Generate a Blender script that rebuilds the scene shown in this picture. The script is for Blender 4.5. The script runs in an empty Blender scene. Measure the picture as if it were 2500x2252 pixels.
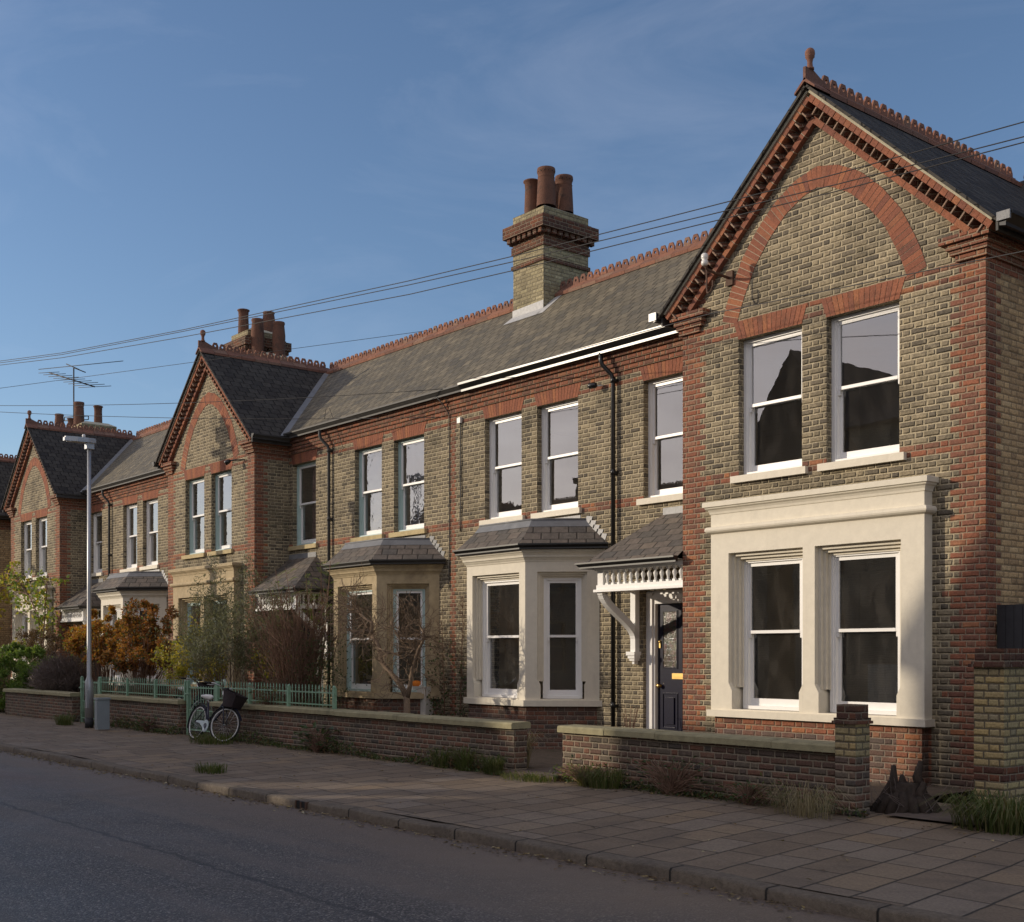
import bpy, math, random
from mathutils import Vector, Matrix
R = math.radians
random.seed(7)
S = bpy.context.scene
COL = S.collection

# ------------------------------------------------------------------ camera
cam_d = bpy.data.cameras.new('camera')
cam = bpy.data.objects.new('camera', cam_d); COL.objects.link(cam)
CAM_H = 1.65
FWD = Vector((-math.cos(R(39.49)), math.sin(R(39.49)), 0))
cam.location = (0, 0, CAM_H)
cam.rotation_euler = FWD.to_track_quat('-Z', 'Y').to_euler()
cam_d.sensor_width = 36.0
cam_d.lens = 2983 / 2500 * 36
cam_d.shift_y = 0.188
cam_d.clip_start = 0.1; cam_d.clip_end = 5000
S.camera = cam

# ------------------------------------------------------------------ sky, sun, exposure
SUN_AZ, SUN_EL = 45.0, 14.0          # degrees; azimuth measured from -x towards -y
sdir = Vector((-math.cos(R(SUN_AZ)) * math.cos(R(SUN_EL)), -math.sin(R(SUN_AZ)) * math.cos(R(SUN_EL)), math.sin(R(SUN_EL))))
W = bpy.data.worlds.new('World'); S.world = W; W.use_nodes = True
wn = W.node_tree; wn.nodes.clear()
def wnode(t): return wn.nodes.new(t)
sky = wnode('ShaderNodeTexSky'); sky.sky_type = 'NISHITA'; sky.sun_disc = False
sky.sun_elevation = R(SUN_EL); sky.sun_rotation = math.atan2(sdir.x, sdir.y)
sky.air_density = 1.0; sky.dust_density = 0.5; sky.ozone_density = 3.2; sky.altitude = 50
bg = wnode('ShaderNodeBackground'); bg.inputs['Strength'].default_value = 0.12
wo = wnode('ShaderNodeOutputWorld')
# thin high cirrus in the sky itself
tc = wnode('ShaderNodeTexCoord'); mp = wnode('ShaderNodeMapping')
mp.inputs['Scale'].default_value = (0.9, 2.2, 6.0); mp.inputs['Rotation'].default_value = (0, 0, R(30))
nz = wnode('ShaderNodeTexNoise'); nz.inputs['Scale'].default_value = 1.7; nz.inputs['Detail'].default_value = 7; nz.inputs['Roughness'].default_value = 0.62
nz.inputs['Distortion'].default_value = 0.8
rp = wnode('ShaderNodeValToRGB'); rp.color_ramp.elements[0].position = 0.50; rp.color_ramp.elements[1].position = 1.0
rp.color_ramp.elements[0].color = (0, 0, 0, 1); rp.color_ramp.elements[1].color = (0.10, 0.10, 0.10, 1)
mx = wnode('ShaderNodeMix'); mx.data_type = 'RGBA'; mx.inputs['B'].default_value = (8.5, 9.0, 9.8, 1)
wn.links.new(tc.outputs['Generated'], mp.inputs['Vector']); wn.links.new(mp.outputs['Vector'], nz.inputs['Vector'])
wn.links.new(nz.outputs['Fac'], rp.inputs['Fac']); wn.links.new(rp.outputs['Color'], mx.inputs['Factor'])
# added veil of bright cloud behind the camera, lifting ambient light; mirrored in the panes
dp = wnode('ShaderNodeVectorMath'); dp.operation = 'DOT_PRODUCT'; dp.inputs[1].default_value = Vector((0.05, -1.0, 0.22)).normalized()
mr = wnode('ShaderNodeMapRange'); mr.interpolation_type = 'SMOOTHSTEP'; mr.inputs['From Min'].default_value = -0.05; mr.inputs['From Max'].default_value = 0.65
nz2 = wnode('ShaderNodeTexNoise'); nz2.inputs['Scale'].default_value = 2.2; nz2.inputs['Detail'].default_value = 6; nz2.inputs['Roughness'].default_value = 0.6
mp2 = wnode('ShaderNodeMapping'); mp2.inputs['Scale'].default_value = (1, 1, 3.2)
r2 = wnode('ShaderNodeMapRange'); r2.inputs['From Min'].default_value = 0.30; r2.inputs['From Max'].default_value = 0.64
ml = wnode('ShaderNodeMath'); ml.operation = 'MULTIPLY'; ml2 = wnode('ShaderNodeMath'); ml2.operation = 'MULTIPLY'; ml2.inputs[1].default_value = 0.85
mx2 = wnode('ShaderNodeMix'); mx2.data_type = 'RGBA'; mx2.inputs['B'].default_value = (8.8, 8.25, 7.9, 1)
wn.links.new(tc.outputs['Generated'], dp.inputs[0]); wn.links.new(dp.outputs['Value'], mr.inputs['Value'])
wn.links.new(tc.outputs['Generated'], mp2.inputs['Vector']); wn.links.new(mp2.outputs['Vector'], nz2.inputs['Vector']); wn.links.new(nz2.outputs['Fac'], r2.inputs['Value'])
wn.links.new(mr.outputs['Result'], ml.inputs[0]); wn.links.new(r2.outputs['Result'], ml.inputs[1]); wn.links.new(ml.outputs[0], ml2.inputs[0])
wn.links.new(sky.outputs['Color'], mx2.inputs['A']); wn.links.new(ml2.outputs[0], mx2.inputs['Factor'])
tn = wnode('ShaderNodeMix'); tn.data_type = 'RGBA'; tn.blend_type = 'MULTIPLY'; tn.inputs['Factor'].default_value = 1.0; tn.inputs['B'].default_value = (1.0, 0.93, 0.93, 1)
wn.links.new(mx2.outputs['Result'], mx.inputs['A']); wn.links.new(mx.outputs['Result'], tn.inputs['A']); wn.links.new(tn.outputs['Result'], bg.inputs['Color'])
wn.links.new(bg.outputs['Background'], wo.inputs['Surface'])

sun_d = bpy.data.lights.new('sun', 'SUN'); sun_d.energy = 2.45; sun_d.angle = R(0.55); sun_d.cycles.use_multiple_importance_sampling = False; sun_d.color = (1.0, 0.86, 0.68)
sun = bpy.data.objects.new('sun', sun_d); COL.objects.link(sun)
sun.rotation_euler = (-sdir).to_track_quat('-Z', 'Y').to_euler(); sun.location = sdir * 60

S.view_settings.view_transform = 'Standard'
S.view_settings.look = 'None'
S.view_settings.exposure = 0.4
S.view_settings.gamma = 1.0
S.cycles.max_bounces = 8; S.cycles.transparent_max_bounces = 16; S.cycles.glossy_bounces = 4
S.cycles.sample_clamp_indirect = 8.0
S.cycles.use_denoising = True
S.cycles.caustics_reflective = True
S.cycles.blur_glossy = 0.0

# ------------------------------------------------------------------ material helpers
class G:
    def __init__(s, mat):
        s.mat = mat; mat.use_nodes = True; s.nt = mat.node_tree; s.nt.nodes.clear()
        s.out = s.nt.nodes.new('ShaderNodeOutputMaterial')
    def n(s, t, ins=None, **props):
        d = s.nt.nodes.new('ShaderNode' + t)
        for k, v in props.items(): setattr(d, k, v)
        for k, v in (ins or {}).items(): s.set(d.inputs[k], v)
        return d
    def set(s, sock, v):
        if isinstance(v, bpy.types.NodeSocket): s.nt.links.new(v, sock)
        elif isinstance(v, bpy.types.Node): s.nt.links.new(v.outputs[0], sock)
        else:
            if sock.type == 'RGBA' and len(v) == 3: v = (*v, 1)
            sock.default_value = v
    def m(s, op, a, b=0.0, c=0.0, clamp=False):
        d = s.nt.nodes.new('ShaderNodeMath'); d.operation = op; d.use_clamp = clamp
        for i, v in enumerate((a, b, c)):
            s.set(d.inputs[i], v)
        return d.outputs[0]
    def ramp(s, fac, stops, interp='LINEAR'):
        d = s.nt.nodes.new('ShaderNodeValToRGB'); cr = d.color_ramp; cr.interpolation = interp
        while len(cr.elements) < len(stops): cr.elements.new(0.5)
        for e, (p, c) in zip(cr.elements, stops):
            e.position = p; e.color = (*c, 1) if not isinstance(c, (int, float)) else (c, c, c, 1)
        s.set(d.inputs[0], fac); return d.outputs[0]
    def mix(s, f, a, b, blend='MIX'):
        d = s.nt.nodes.new('ShaderNodeMix'); d.data_type = 'RGBA'; d.blend_type = blend
        s.set(d.inputs['Factor'], f)
        for k, v in (('A', a), ('B', b)):
            s.set([i for i in d.inputs if i.name == k and i.type == 'RGBA'][0], v)
        return [o for o in d.outputs if o.type == 'RGBA'][0]
    def noise(s, vec, scale, detail=3, rough=0.55, dist=0.0):
        return s.n('TexNoise', {'Vector': vec, 'Scale': scale, 'Detail': detail, 'Roughness': rough, 'Distortion': dist}).outputs['Fac']
    def pos(s): return s.n('NewGeometry').outputs['Position']
    def uv(s): return s.n('UVMap', uv_map='UVMap').outputs['UV']
    def island(s): return s.n('NewGeometry').outputs['Random Per Island']
    def bump(s, h, dist=0.01, strength=1.0):
        return s.n('Bump', {'Height': h, 'Distance': dist, 'Strength': strength}).outputs[0]
    def finish(s, color, rough=0.8, normal=None, spec=0.4, metallic=0.0, **kw):
        p = s.n('BsdfPrincipled', {'Base Color': color, 'Roughness': rough, 'Specular IOR Level': spec, 'Metallic': metallic})
        if normal is not None: s.set(p.inputs['Normal'], normal)
        for k, v in kw.items(): s.set(p.inputs[k.replace('_', ' ')], v)
        s.nt.links.new(p.outputs[0], s.out.inputs[0]); return p

def mat(name): return G(bpy.data.materials.new(name))
def smooth(g, x, a, b):
    d = g.n('MapRange', {'Value': x, 'From Min': a, 'From Max': b, 'To Min': 0.0, 'To Max': 1.0}, interpolation_type='SMOOTHSTEP')
    return d.outputs[0]

def brick_mat(name, stops, mortar, soot=0.5, sootcol=(0.05, 0.045, 0.035), course=0.075, P=0.3375, joint=0.006, bumpd=0.012, dark_low=0.0, lime=0.25, moss=0.0):
    g = mat(name); uv = g.uv(); pos = g.pos()
    wob = g.n('TexNoise', {'Vector': uv, 'Scale': 26.0, 'Detail': 2.0}).outputs['Color']
    wv = g.n('VectorMath', {0: wob, 1: (0.5, 0.5, 0.5)}, operation='SUBTRACT').outputs[0]
    wv = g.n('VectorMath', {0: wv, 3: 0.012}, operation='SCALE').outputs[0]
    uvw = g.n('VectorMath', {0: uv, 1: wv}, operation='ADD').outputs[0]
    xy = g.n('SeparateXYZ', {0: uvw}); u, v = xy.outputs[0], xy.outputs[1]
    rowf = g.m('DIVIDE', v, course); row = g.m('FLOOR', rowf); fv = g.m('MULTIPLY', g.m('FRACT', rowf), course)
    par = g.m('MULTIPLY', g.m('FLOORED_MODULO', row, 2.0), 0.5)
    jit = g.m('MULTIPLY', g.n('TexWhiteNoise', {'W': row}, noise_dimensions='1D').outputs[0], 0.06)
    uu = g.m('ADD', g.m('ADD', g.m('DIVIDE', u, P), par), jit)
    cell = g.m('FLOOR', uu); f = g.m('FRACT', uu)
    hdr = g.m('GREATER_THAN', f, 0.6667)
    lx = g.m('MULTIPLY', g.m('SUBTRACT', f, g.m('MULTIPLY', hdr, 0.6667)), P)
    w = g.m('SUBTRACT', P * 0.6667, g.m('MULTIPLY', hdr, P * 0.3333))
    dx = g.m('MINIMUM', lx, g.m('SUBTRACT', w, lx)); dz = g.m('MINIMUM', fv, g.m('SUBTRACT', course, fv))
    d = g.m('SMOOTH_MIN', dx, dz, 0.006)
    brick = smooth(g, d, joint * 0.45, joint * 1.25)
    idv = g.n('CombineXYZ', {0: g.m('ADD', g.m('MULTIPLY', cell, 2.0), hdr), 1: row, 2: 0.0}).outputs[0]
    wn_ = g.n('TexWhiteNoise', {'Vector': idv}, noise_dimensions='3D')
    col = g.ramp(wn_.outputs['Value'], stops)
    r2 = g.n('SeparateColor', {0: wn_.outputs['Color']}).outputs[2]
    fine = g.noise(pos, 45, 4, 0.65); mid = g.noise(pos, 9, 4, 0.6); big = g.noise(pos, 0.9, 3, 0.6)
    col = g.mix(1.0, col, g.ramp(fine, [(0.25, 0.55), (0.75, 1.25)]), 'MULTIPLY')
    lm = g.m('MULTIPLY', smooth(g, mid, 0.56, 0.70), lime)
    col = g.mix(lm, col, tuple(min(1, c * 1.05) for c in mortar))
    so = g.m('MULTIPLY', smooth(g, g.m('ADD', g.m('MULTIPLY', mid, 0.55), g.m('MULTIPLY', big, 0.75)), 0.50, 0.84), soot)
    so = g.m('MULTIPLY', so, g.m('ADD', 0.55, g.m('MULTIPLY', r2, 0.6)), clamp=True)
    mcol = g.mix(1.0, mortar, g.ramp(fine, [(0.2, 0.65), (0.8, 1.15)]), 'MULTIPLY')
    if dark_low > 0:  # brick and mortar get darker towards the ground
        z = g.n('SeparateXYZ', {0: pos}).outputs[2]
        low = g.m('MULTIPLY', g.m('SUBTRACT', 1.0, smooth(g, g.m('ADD', z, g.m('MULTIPLY', big, 1.0)), 0.5, dark_low)), 0.75)
        col = g.mix(low, col, (0.075, 0.062, 0.052)); mcol = g.mix(g.m('MULTIPLY', low, 0.7), mcol, (0.14, 0.115, 0.095))
    full = g.mix(brick, mcol, col)
    full = g.mix(so, full, g.mix(brick, tuple(c * 1.7 for c in sootcol), sootcol))
    if moss > 0:
        mo = g.m('MULTIPLY', smooth(g, g.noise(pos, 3.0, 5, 0.7), 0.55, 0.7), moss)
        full = g.mix(mo, full, (0.10, 0.10, 0.03))
    pil = smooth(g, d, joint * 0.3, joint * 0.3 + 0.020)
    h = g.m('ADD', g.m('MULTIPLY', pil, g.m('ADD', 0.7, g.m('MULTIPLY', r2, 0.6))), g.m('ADD', g.m('MULTIPLY', fine, 0.35), g.m('MULTIPLY', g.noise(pos, 18, 3, 0.6), 0.5)))
    pale = g.m('MULTIPLY', smooth(g, g.noise(pos, 1.7, 6, 0.75, 0.4), 0.60, 0.70), lime * 1.6, clamp=True)
    full = g.mix(g.m('MULTIPLY', pale, g.m('ADD', 0.35, g.m('MULTIPLY', fine, 0.9)), clamp=True), full, tuple(min(1, c * 1.1) for c in mortar))
    g.finish(full, 0.92, g.bump(h, bumpd, 0.9), 0.2)
    return g.mat

YST = [(0.0, (0.355, 0.292, 0.19)), (0.3, (0.31, 0.256, 0.172)), (0.55, (0.26, 0.216, 0.15)), (0.78, (0.20, 0.168, 0.122)), (0.92, (0.135, 0.116, 0.09)), (1.0, (0.40, 0.33, 0.215))]
RST = [(0.0, (0.27, 0.108, 0.066)), (0.25, (0.33, 0.13, 0.075)), (0.5, (0.25, 0.108, 0.072)), (0.75, (0.18, 0.09, 0.066)), (0.9, (0.30, 0.155, 0.10)), (1.0, (0.40, 0.165, 0.078))]
MAT = {}
MAT['yellow'] = brick_mat('yellow_stock_brick', YST, (0.53, 0.45, 0.30), soot=0.56, dark_low=1.3, joint=0.0095, bumpd=0.026)
MAT['red'] = brick_mat('red_quoin_brick', RST, (0.33, 0.26, 0.18), soot=0.22, joint=0.0065, dark_low=0.9, lime=0.10, bumpd=0.016)
MAT['plinth'] = brick_mat('plinth_brick', [(0, (0.22, 0.10, 0.068)), (0.35, (0.14, 0.11, 0.095)), (0.7, (0.26, 0.115, 0.075)), (1, (0.11, 0.092, 0.085))], (0.30, 0.255, 0.20), soot=0.5, lime=0.12)
MAT['wallbrick'] = brick_mat('garden_wall_brick', [(0, (0.165, 0.088, 0.064)), (0.3, (0.12, 0.095, 0.078)), (0.6, (0.20, 0.10, 0.068)), (0.8, (0.17, 0.135, 0.10)), (1, (0.09, 0.077, 0.068))], (0.31, 0.26, 0.19), soot=0.38, lime=0.22, joint=0.008, bumpd=0.018)
MAT['palebrick'] = brick_mat('pale_side_brick', [(0, (0.62, 0.44, 0.24)), (0.4, (0.54, 0.38, 0.21)), (0.75, (0.42, 0.295, 0.17)), (1, (0.66, 0.49, 0.28))], (0.24, 0.185, 0.12), soot=0.35)
MAT['pierbrick'] = brick_mat('yellow_pier_brick', [(0, (0.43, 0.35, 0.175)), (0.35, (0.36, 0.295, 0.165)), (0.7, (0.46, 0.345, 0.155)), (1, (0.31, 0.265, 0.165))], (0.13, 0.108, 0.075), soot=0.12, lime=0.06, joint=0.009)
MAT['chimbrick'] = brick_mat('chimney_brick', [(0, (0.42, 0.37, 0.22)), (0.4, (0.36, 0.31, 0.19)), (0.8, (0.28, 0.24, 0.15)), (1, (0.46, 0.40, 0.25))], (0.22, 0.19, 0.13), soot=0.40, lime=0.15, moss=0.12)
MAT['chimred'] = brick_mat('chimney_red_brick', [(0, (0.14, 0.055, 0.035)), (0.4, (0.085, 0.045, 0.035)), (0.8, (0.19, 0.075, 0.042)), (1, (0.10, 0.06, 0.045))], (0.25, 0.21, 0.15), soot=0.35)

def loose_brick(name, stops, soot=0.3):
    g = mat(name); pos = g.pos()
    col = g.ramp(g.island(), stops)
    fine = g.noise(pos, 45, 4, 0.65); mid = g.noise(pos, 5, 4, 0.6)
    col = g.mix(1.0, col, g.ramp(fine, [(0.25, 0.6), (0.75, 1.2)]), 'MULTIPLY')
    col = g.mix(g.m('MULTIPLY', smooth(g, mid, 0.5, 0.75), soot), col, (0.06, 0.045, 0.038))
    g.finish(col, 0.9, g.bump(fine, 0.006, 0.8), 0.2); return g.mat
MAT['voussoir'] = loose_brick('red_rubbed_brick', [(0, (0.25, 0.10, 0.064)), (0.35, (0.33, 0.13, 0.075)), (0.7, (0.215, 0.092, 0.066)), (1, (0.38, 0.158, 0.08))], 0.4)
MAT['dogtooth_glint'] = loose_brick('dogtooth_lit_edge', [(0, (0.30, 0.20, 0.14)), (0.5, (0.36, 0.26, 0.19)), (1, (0.24, 0.14, 0.095))], 0.3)
MAT['terracotta'] = loose_brick('terracotta_ridge', [(0, (0.30, 0.145, 0.095)), (0.4, (0.25, 0.12, 0.082)), (0.8, (0.19, 0.105, 0.08)), (1, (0.28, 0.17, 0.12))], 0.25)
MAT['potclay'] = loose_brick('chimney_pot_clay', [(0, (0.19, 0.085, 0.055)), (0.5, (0.145, 0.072, 0.05)), (1, (0.20, 0.11, 0.075))], 0.85)

def slate_mat(name, stops, wid=0.26, expo=0.2, rough=0.7, lich=0.25, spec=0.3):
    g = mat(name); uv = g.uv(); pos = g.pos()
    wob = g.noise(uv, 14, 2)
    xy = g.n('SeparateXYZ', {0: uv}); u, v = xy.outputs[0], xy.outputs[1]
    v2 = g.m('ADD', v, g.m('MULTIPLY', g.m('SUBTRACT', wob, 0.5), 0.03))
    rowf = g.m('DIVIDE', v2, expo); row = g.m('FLOOR', rowf); fv = g.m('FRACT', rowf)
    jit = g.m('MULTIPLY', g.n('TexWhiteNoise', {'W': row}, noise_dimensions='1D').outputs[0], 0.12)
    uu = g.m('ADD', g.m('ADD', g.m('DIVIDE', u, wid), g.m('MULTIPLY', g.m('FLOORED_MODULO', row, 2.0), 0.5)), jit)
    cell = g.m('FLOOR', uu); fu = g.m('FRACT', uu)
    idv = g.n('CombineXYZ', {0: cell, 1: row, 2: 3.0}).outputs[0]
    wn_ = g.n('TexWhiteNoise', {'Vector': idv}, noise_dimensions='3D')
    col = g.ramp(wn_.outputs['Value'], stops)
    tilt = g.n('SeparateColor', {0: wn_.outputs['Color']}).outputs[1]
    nzz = g.noise(pos, 12, 5, 0.7)
    col = g.mix(1.0, col, g.ramp(nzz, [(0.25, 0.6), (0.75, 1.3)]), 'MULTIPLY')
    lm = g.m('MULTIPLY', smooth(g, g.noise(pos, 2.2, 6, 0.72), 0.52, 0.72), lich)
    col = g.mix(lm, col, (0.16, 0.155, 0.115))
    edge = g.m('MINIMUM', g.m('MULTIPLY', g.m('MINIMUM', fu, g.m('SUBTRACT', 1.0, fu)), wid), g.m('MULTIPLY', fv, expo))
    e = smooth(g, edge, 0.003, 0.020)
    col = g.mix(e, tuple(c * 0.35 for c in stops[0][1]), col)  # slate edges drawn dark, their small cast shadows put into the colour
    h = g.m('ADD', g.m('ADD', g.m('MULTIPLY', g.m('SUBTRACT', 1.0, fv), 0.9), g.m('MULTIPLY', tilt, g.m('SUBTRACT', fu, 0.5))), g.m('ADD', g.m('MULTIPLY', e, 0.4), g.m('MULTIPLY', nzz, 0.35)))
    g.finish(col, rough, g.bump(h, 0.022, 1.0), spec); return g.mat
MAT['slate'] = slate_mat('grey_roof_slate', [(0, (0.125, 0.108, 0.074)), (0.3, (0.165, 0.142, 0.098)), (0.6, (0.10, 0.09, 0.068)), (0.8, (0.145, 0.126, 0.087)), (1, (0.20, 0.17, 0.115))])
MAT['shadeslate'] = slate_mat('shaded_gable_slate', [(0, (0.05, 0.045, 0.040)), (0.5, (0.072, 0.066, 0.057)), (1, (0.038, 0.035, 0.033))], lich=0.12, rough=0.85, spec=0.15)  # darkened copy of the slate, shade of the unlit slopes put into the colour
MAT['bayslate'] = slate_mat('bay_roof_slate', [(0, (0.12, 0.105, 0.09)), (0.4, (0.155, 0.128, 0.105)), (0.75, (0.09, 0.085, 0.078)), (1, (0.17, 0.14, 0.11))], wid=0.3, expo=0.17)

def plain(name, col, rough=0.6, var=0.15, scale=6.0, bump=0.0, spec=0.4, dirt=None, dscale=1.6, metallic=0.0):
    g = mat(name); pos = g.pos()
    n1 = g.noise(pos, scale, 4, 0.6)
    c = g.mix(1.0, col, g.ramp(n1, [(0.2, 1 - var), (0.8, 1 + var)]), 'MULTIPLY')
    if dirt:
        c = g.mix(g.m('MULTIPLY', smooth(g, g.noise(pos, dscale, 6, 0.7, 0.5), 0.5, 0.75), dirt[1]), c, dirt[0])
    nn = g.bump(g.noise(pos, scale * 8, 4), bump, 0.8) if bump else None
    g.finish(c, rough, nn, spec, metallic); return g.mat
def painted_stone():
    g = mat('cream_painted_stone'); pos = g.pos()
    st = g.n('VectorMath', {0: pos, 1: (6.0, 6.0, 0.7)}, operation='MULTIPLY').outputs[0]
    streak = smooth(g, g.noise(st, 1.3, 5, 0.65), 0.50, 0.74); big = smooth(g, g.noise(pos, 1.1, 5, 0.7), 0.42, 0.7)
    col = g.mix(1.0, (0.69, 0.635, 0.515), g.ramp(g.noise(pos, 9, 5, 0.7), [(0.2, 0.9), (0.8, 1.06)]), 'MULTIPLY')
    col = g.mix(g.m('MULTIPLY', g.m('MULTIPLY', streak, big), 0.38), col, (0.36, 0.32, 0.25))
    chip = g.m('GREATER_THAN', g.noise(pos, 21, 4, 0.7), 0.735); col = g.mix(g.m('MULTIPLY', chip, 0.6), col, (0.42, 0.38, 0.30))
    g.finish(col, 0.6, g.bump(g.m('ADD', g.noise(pos, 4, 4, 0.6), g.m('MULTIPLY', g.noise(pos, 40, 3), 0.2)), 0.006, 0.9), 0.35); return g.mat
MAT['cream'] = painted_stone()
MAT['stone'] = plain('weathered_bath_stone', (0.42, 0.335, 0.205), 0.9, 0.22, 7, 0.006, dirt=((0.15, 0.115, 0.075), 0.7))
MAT['sillstone'] = plain('yellowed_sill_stone', (0.46, 0.37, 0.20), 0.9, 0.2, 9, 0.006, dirt=((0.2, 0.16, 0.08), 0.5))
MAT['white'] = plain('white_gloss_paint', (0.80, 0.79, 0.76), 0.35, 0.03, 4)
MAT['bluegreen'] = plain('pale_blue_green_paint', (0.40, 0.52, 0.50), 0.4, 0.05, 4)
MAT['lead'] = plain('grey_lead_sheet', (0.17, 0.175, 0.18), 0.5, 0.2, 5, 0.004, dirt=((0.35, 0.35, 0.34), 0.4))
MAT['flash'] = plain('new_lead_flashing', (0.42, 0.42, 0.41), 0.5, 0.2, 14, 0.006)
MAT['blackgloss'] = plain('black_gloss_plastic', (0.012, 0.012, 0.012), 0.32, 0.1, 3, spec=0.5)
MAT['oldgutter'] = plain('dull_grey_iron', (0.045, 0.043, 0.04), 0.6, 0.25, 12)
MAT['cement'] = plain('cement_verge', (0.46, 0.42, 0.31), 0.9, 0.2, 14, 0.005, dirt=((0.25, 0.2, 0.13), 0.5))
MAT['navy'] = plain('navy_gloss_paint', (0.006, 0.006, 0.022), 0.25, 0.05, 3)
MAT['brass'] = plain('brass', (0.62, 0.42, 0.15), 0.3, 0.1, 8, metallic=1.0)
MAT['room'] = plain('room_plaster', (0.80, 0.68, 0.52), 0.9, 0.1, 1)
MAT['floorwood'] = plain('room_floor', (0.42, 0.28, 0.16), 0.7, 0.3, 3)
MAT['coping'] = plain('mossy_stone_coping', (0.30, 0.27, 0.16), 0.92, 0.25, 9, 0.008, dirt=((0.10, 0.10, 0.055), 0.6))
MAT['railgreen'] = plain('pale_green_metal_paint', (0.21, 0.35, 0.24), 0.5, 0.12, 20, dirt=((0.15, 0.12, 0.08), 0.3))
MAT['galv'] = plain('galvanised_steel', (0.42, 0.43, 0.44), 0.45, 0.08, 10, metallic=0.55)
MAT['darkpole'] = plain('dark_base_paint', (0.03, 0.03, 0.033), 0.6)
MAT['cabinet'] = plain('grey_cabinet_paint', (0.26, 0.29, 0.30), 0.55, 0.08, 6)
MAT['blackwood'] = plain('black_stained_boards', (0.03, 0.03, 0.033), 0.6, 0.3, 12)
MAT['wood'] = plain('weathered_pole_wood', (0.12, 0.085, 0.06), 0.9, 0.3, 8)
MAT['wire'] = plain('dark_cable', (0.035, 0.033, 0.032), 0.6)
MAT['rust'] = plain('rusty_iron', (0.10, 0.055, 0.035), 0.8, 0.3, 20)
MAT['porcelain'] = plain('white_porcelain', (0.75, 0.73, 0.68), 0.2)
MAT['rubber'] = plain('black_rubber', (0.018, 0.018, 0.018), 0.8)
MAT['bikeframe'] = plain('dark_blue_frame_paint', (0.022, 0.024, 0.045), 0.3)
MAT['chrome'] = plain('bright_metal', (0.55, 0.55, 0.55), 0.3, 0.05, 5, metallic=0.9)
MAT['rimwhite'] = plain('pale_wheel_rim', (0.62, 0.62, 0.60), 0.4)
MAT['saddle'] = plain('white_saddle_cover', (0.66, 0.65, 0.62), 0.5, 0.1, 30)
MAT['wicker'] = plain('dark_wicker', (0.03, 0.02, 0.022), 0.7, 0.4, 60, 0.006)
MAT['chainguard'] = plain('pale_blue_plastic', (0.42, 0.50, 0.52), 0.4)
MAT['curtain'] = plain('dusty_pink_curtain', (0.36, 0.22, 0.20), 0.9, 0.2, 20)
MAT['blind'] = plain('pale_curtain', (0.55, 0.53, 0.48), 0.9, 0.1, 12)
MAT['bark'] = plain('grey_brown_bark', (0.21, 0.15, 0.10), 0.95, 0.35, 25, 0.01)
MAT['orange'] = plain('orange_fabric', (0.75, 0.22, 0.03), 0.9)
MAT['darkbark'] = plain('dark_rotten_wood', (0.055, 0.04, 0.03), 0.95, 0.5, 18, 0.02)
MAT['twig'] = plain('brown_twigs', (0.19, 0.115, 0.078), 0.95, 0.35, 25)
MAT['greytwig'] = plain('grey_twigs', (0.19, 0.15, 0.13), 0.95, 0.35, 25)

def glass_mat(name, ripple=0.0, base=0.12, tint=(0.90, 0.93, 0.98), rough=0.0, dust=0.035):
    g = mat(name)
    fr = g.n('Fresnel', {'IOR': 1.52}).outputs[0]
    fac = g.m('ADD', g.m('MULTIPLY', fr, 2.0), base, clamp=True)
    gl = g.n('BsdfGlossy', {'Color': tint, 'Roughness': rough})
    nrm = g.bump(g.noise(g.pos(), 2.6 if not ripple else 5.0, 2), 0.02, 0.02 + ripple)
    g.set(gl.inputs['Normal'], nrm)
    tr = g.n('BsdfTransparent', {'Color': (0.95, 0.96, 0.94)})
    ms = g.n('MixShader'); g.set(ms.inputs[0], fac); g.set(ms.inputs[1], tr); g.set(ms.inputs[2], gl)
    sp = g.n('VectorMath', {0: g.pos(), 1: (1.0, 1.0, 0.35)}, operation='MULTIPLY').outputs[0]
    du = g.m('MULTIPLY', g.m('ADD', 0.5, g.m('MULTIPLY', smooth(g, g.noise(sp, 5, 5, 0.6, 0.3), 0.35, 0.85), 1.1)), dust)
    df = g.n('BsdfDiffuse', {'Color': (0.55, 0.50, 0.43, 1)})
    m2 = g.n('MixShader'); g.set(m2.inputs[0], du); g.nt.links.new(ms.outputs[0], m2.inputs[1]); g.set(m2.inputs[2], df)
    g.nt.links.new(m2.outputs[0], g.out.inputs[0]); return g.mat
MAT['glass'] = glass_mat('window_glass')
MAT['bayglass'] = glass_mat('slightly_dusty_glass', 0.0, dust=0.05)
MAT['oldglass'] = glass_mat('old_rippled_glass', 0.10)

def lace_mat():
    g = mat('white_lace'); uv = g.uv()
    vo = g.n('TexVoronoi', {'Vector': uv, 'Scale': 34.0}, feature='F1').outputs['Distance']
    holes = g.m('MULTIPLY', smooth(g, vo, 0.30, 0.42), 0.75)
    d = g.n('BsdfDiffuse', {'Color': (0.72, 0.70, 0.64, 1)}); t = g.n('BsdfTransparent')
    tl = g.n('BsdfTranslucent', {'Color': (0.6, 0.58, 0.52, 1)})
    a = g.n('MixShader'); g.set(a.inputs[0], 0.3); g.set(a.inputs[1], d); g.set(a.inputs[2], tl)
    ms = g.n('MixShader'); g.set(ms.inputs[0], holes); g.set(ms.inputs[1], a); g.set(ms.inputs[2], t)
    g.nt.links.new(ms.outputs[0], g.out.inputs[0]); return g.mat
MAT['lace'] = lace_mat()

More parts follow.
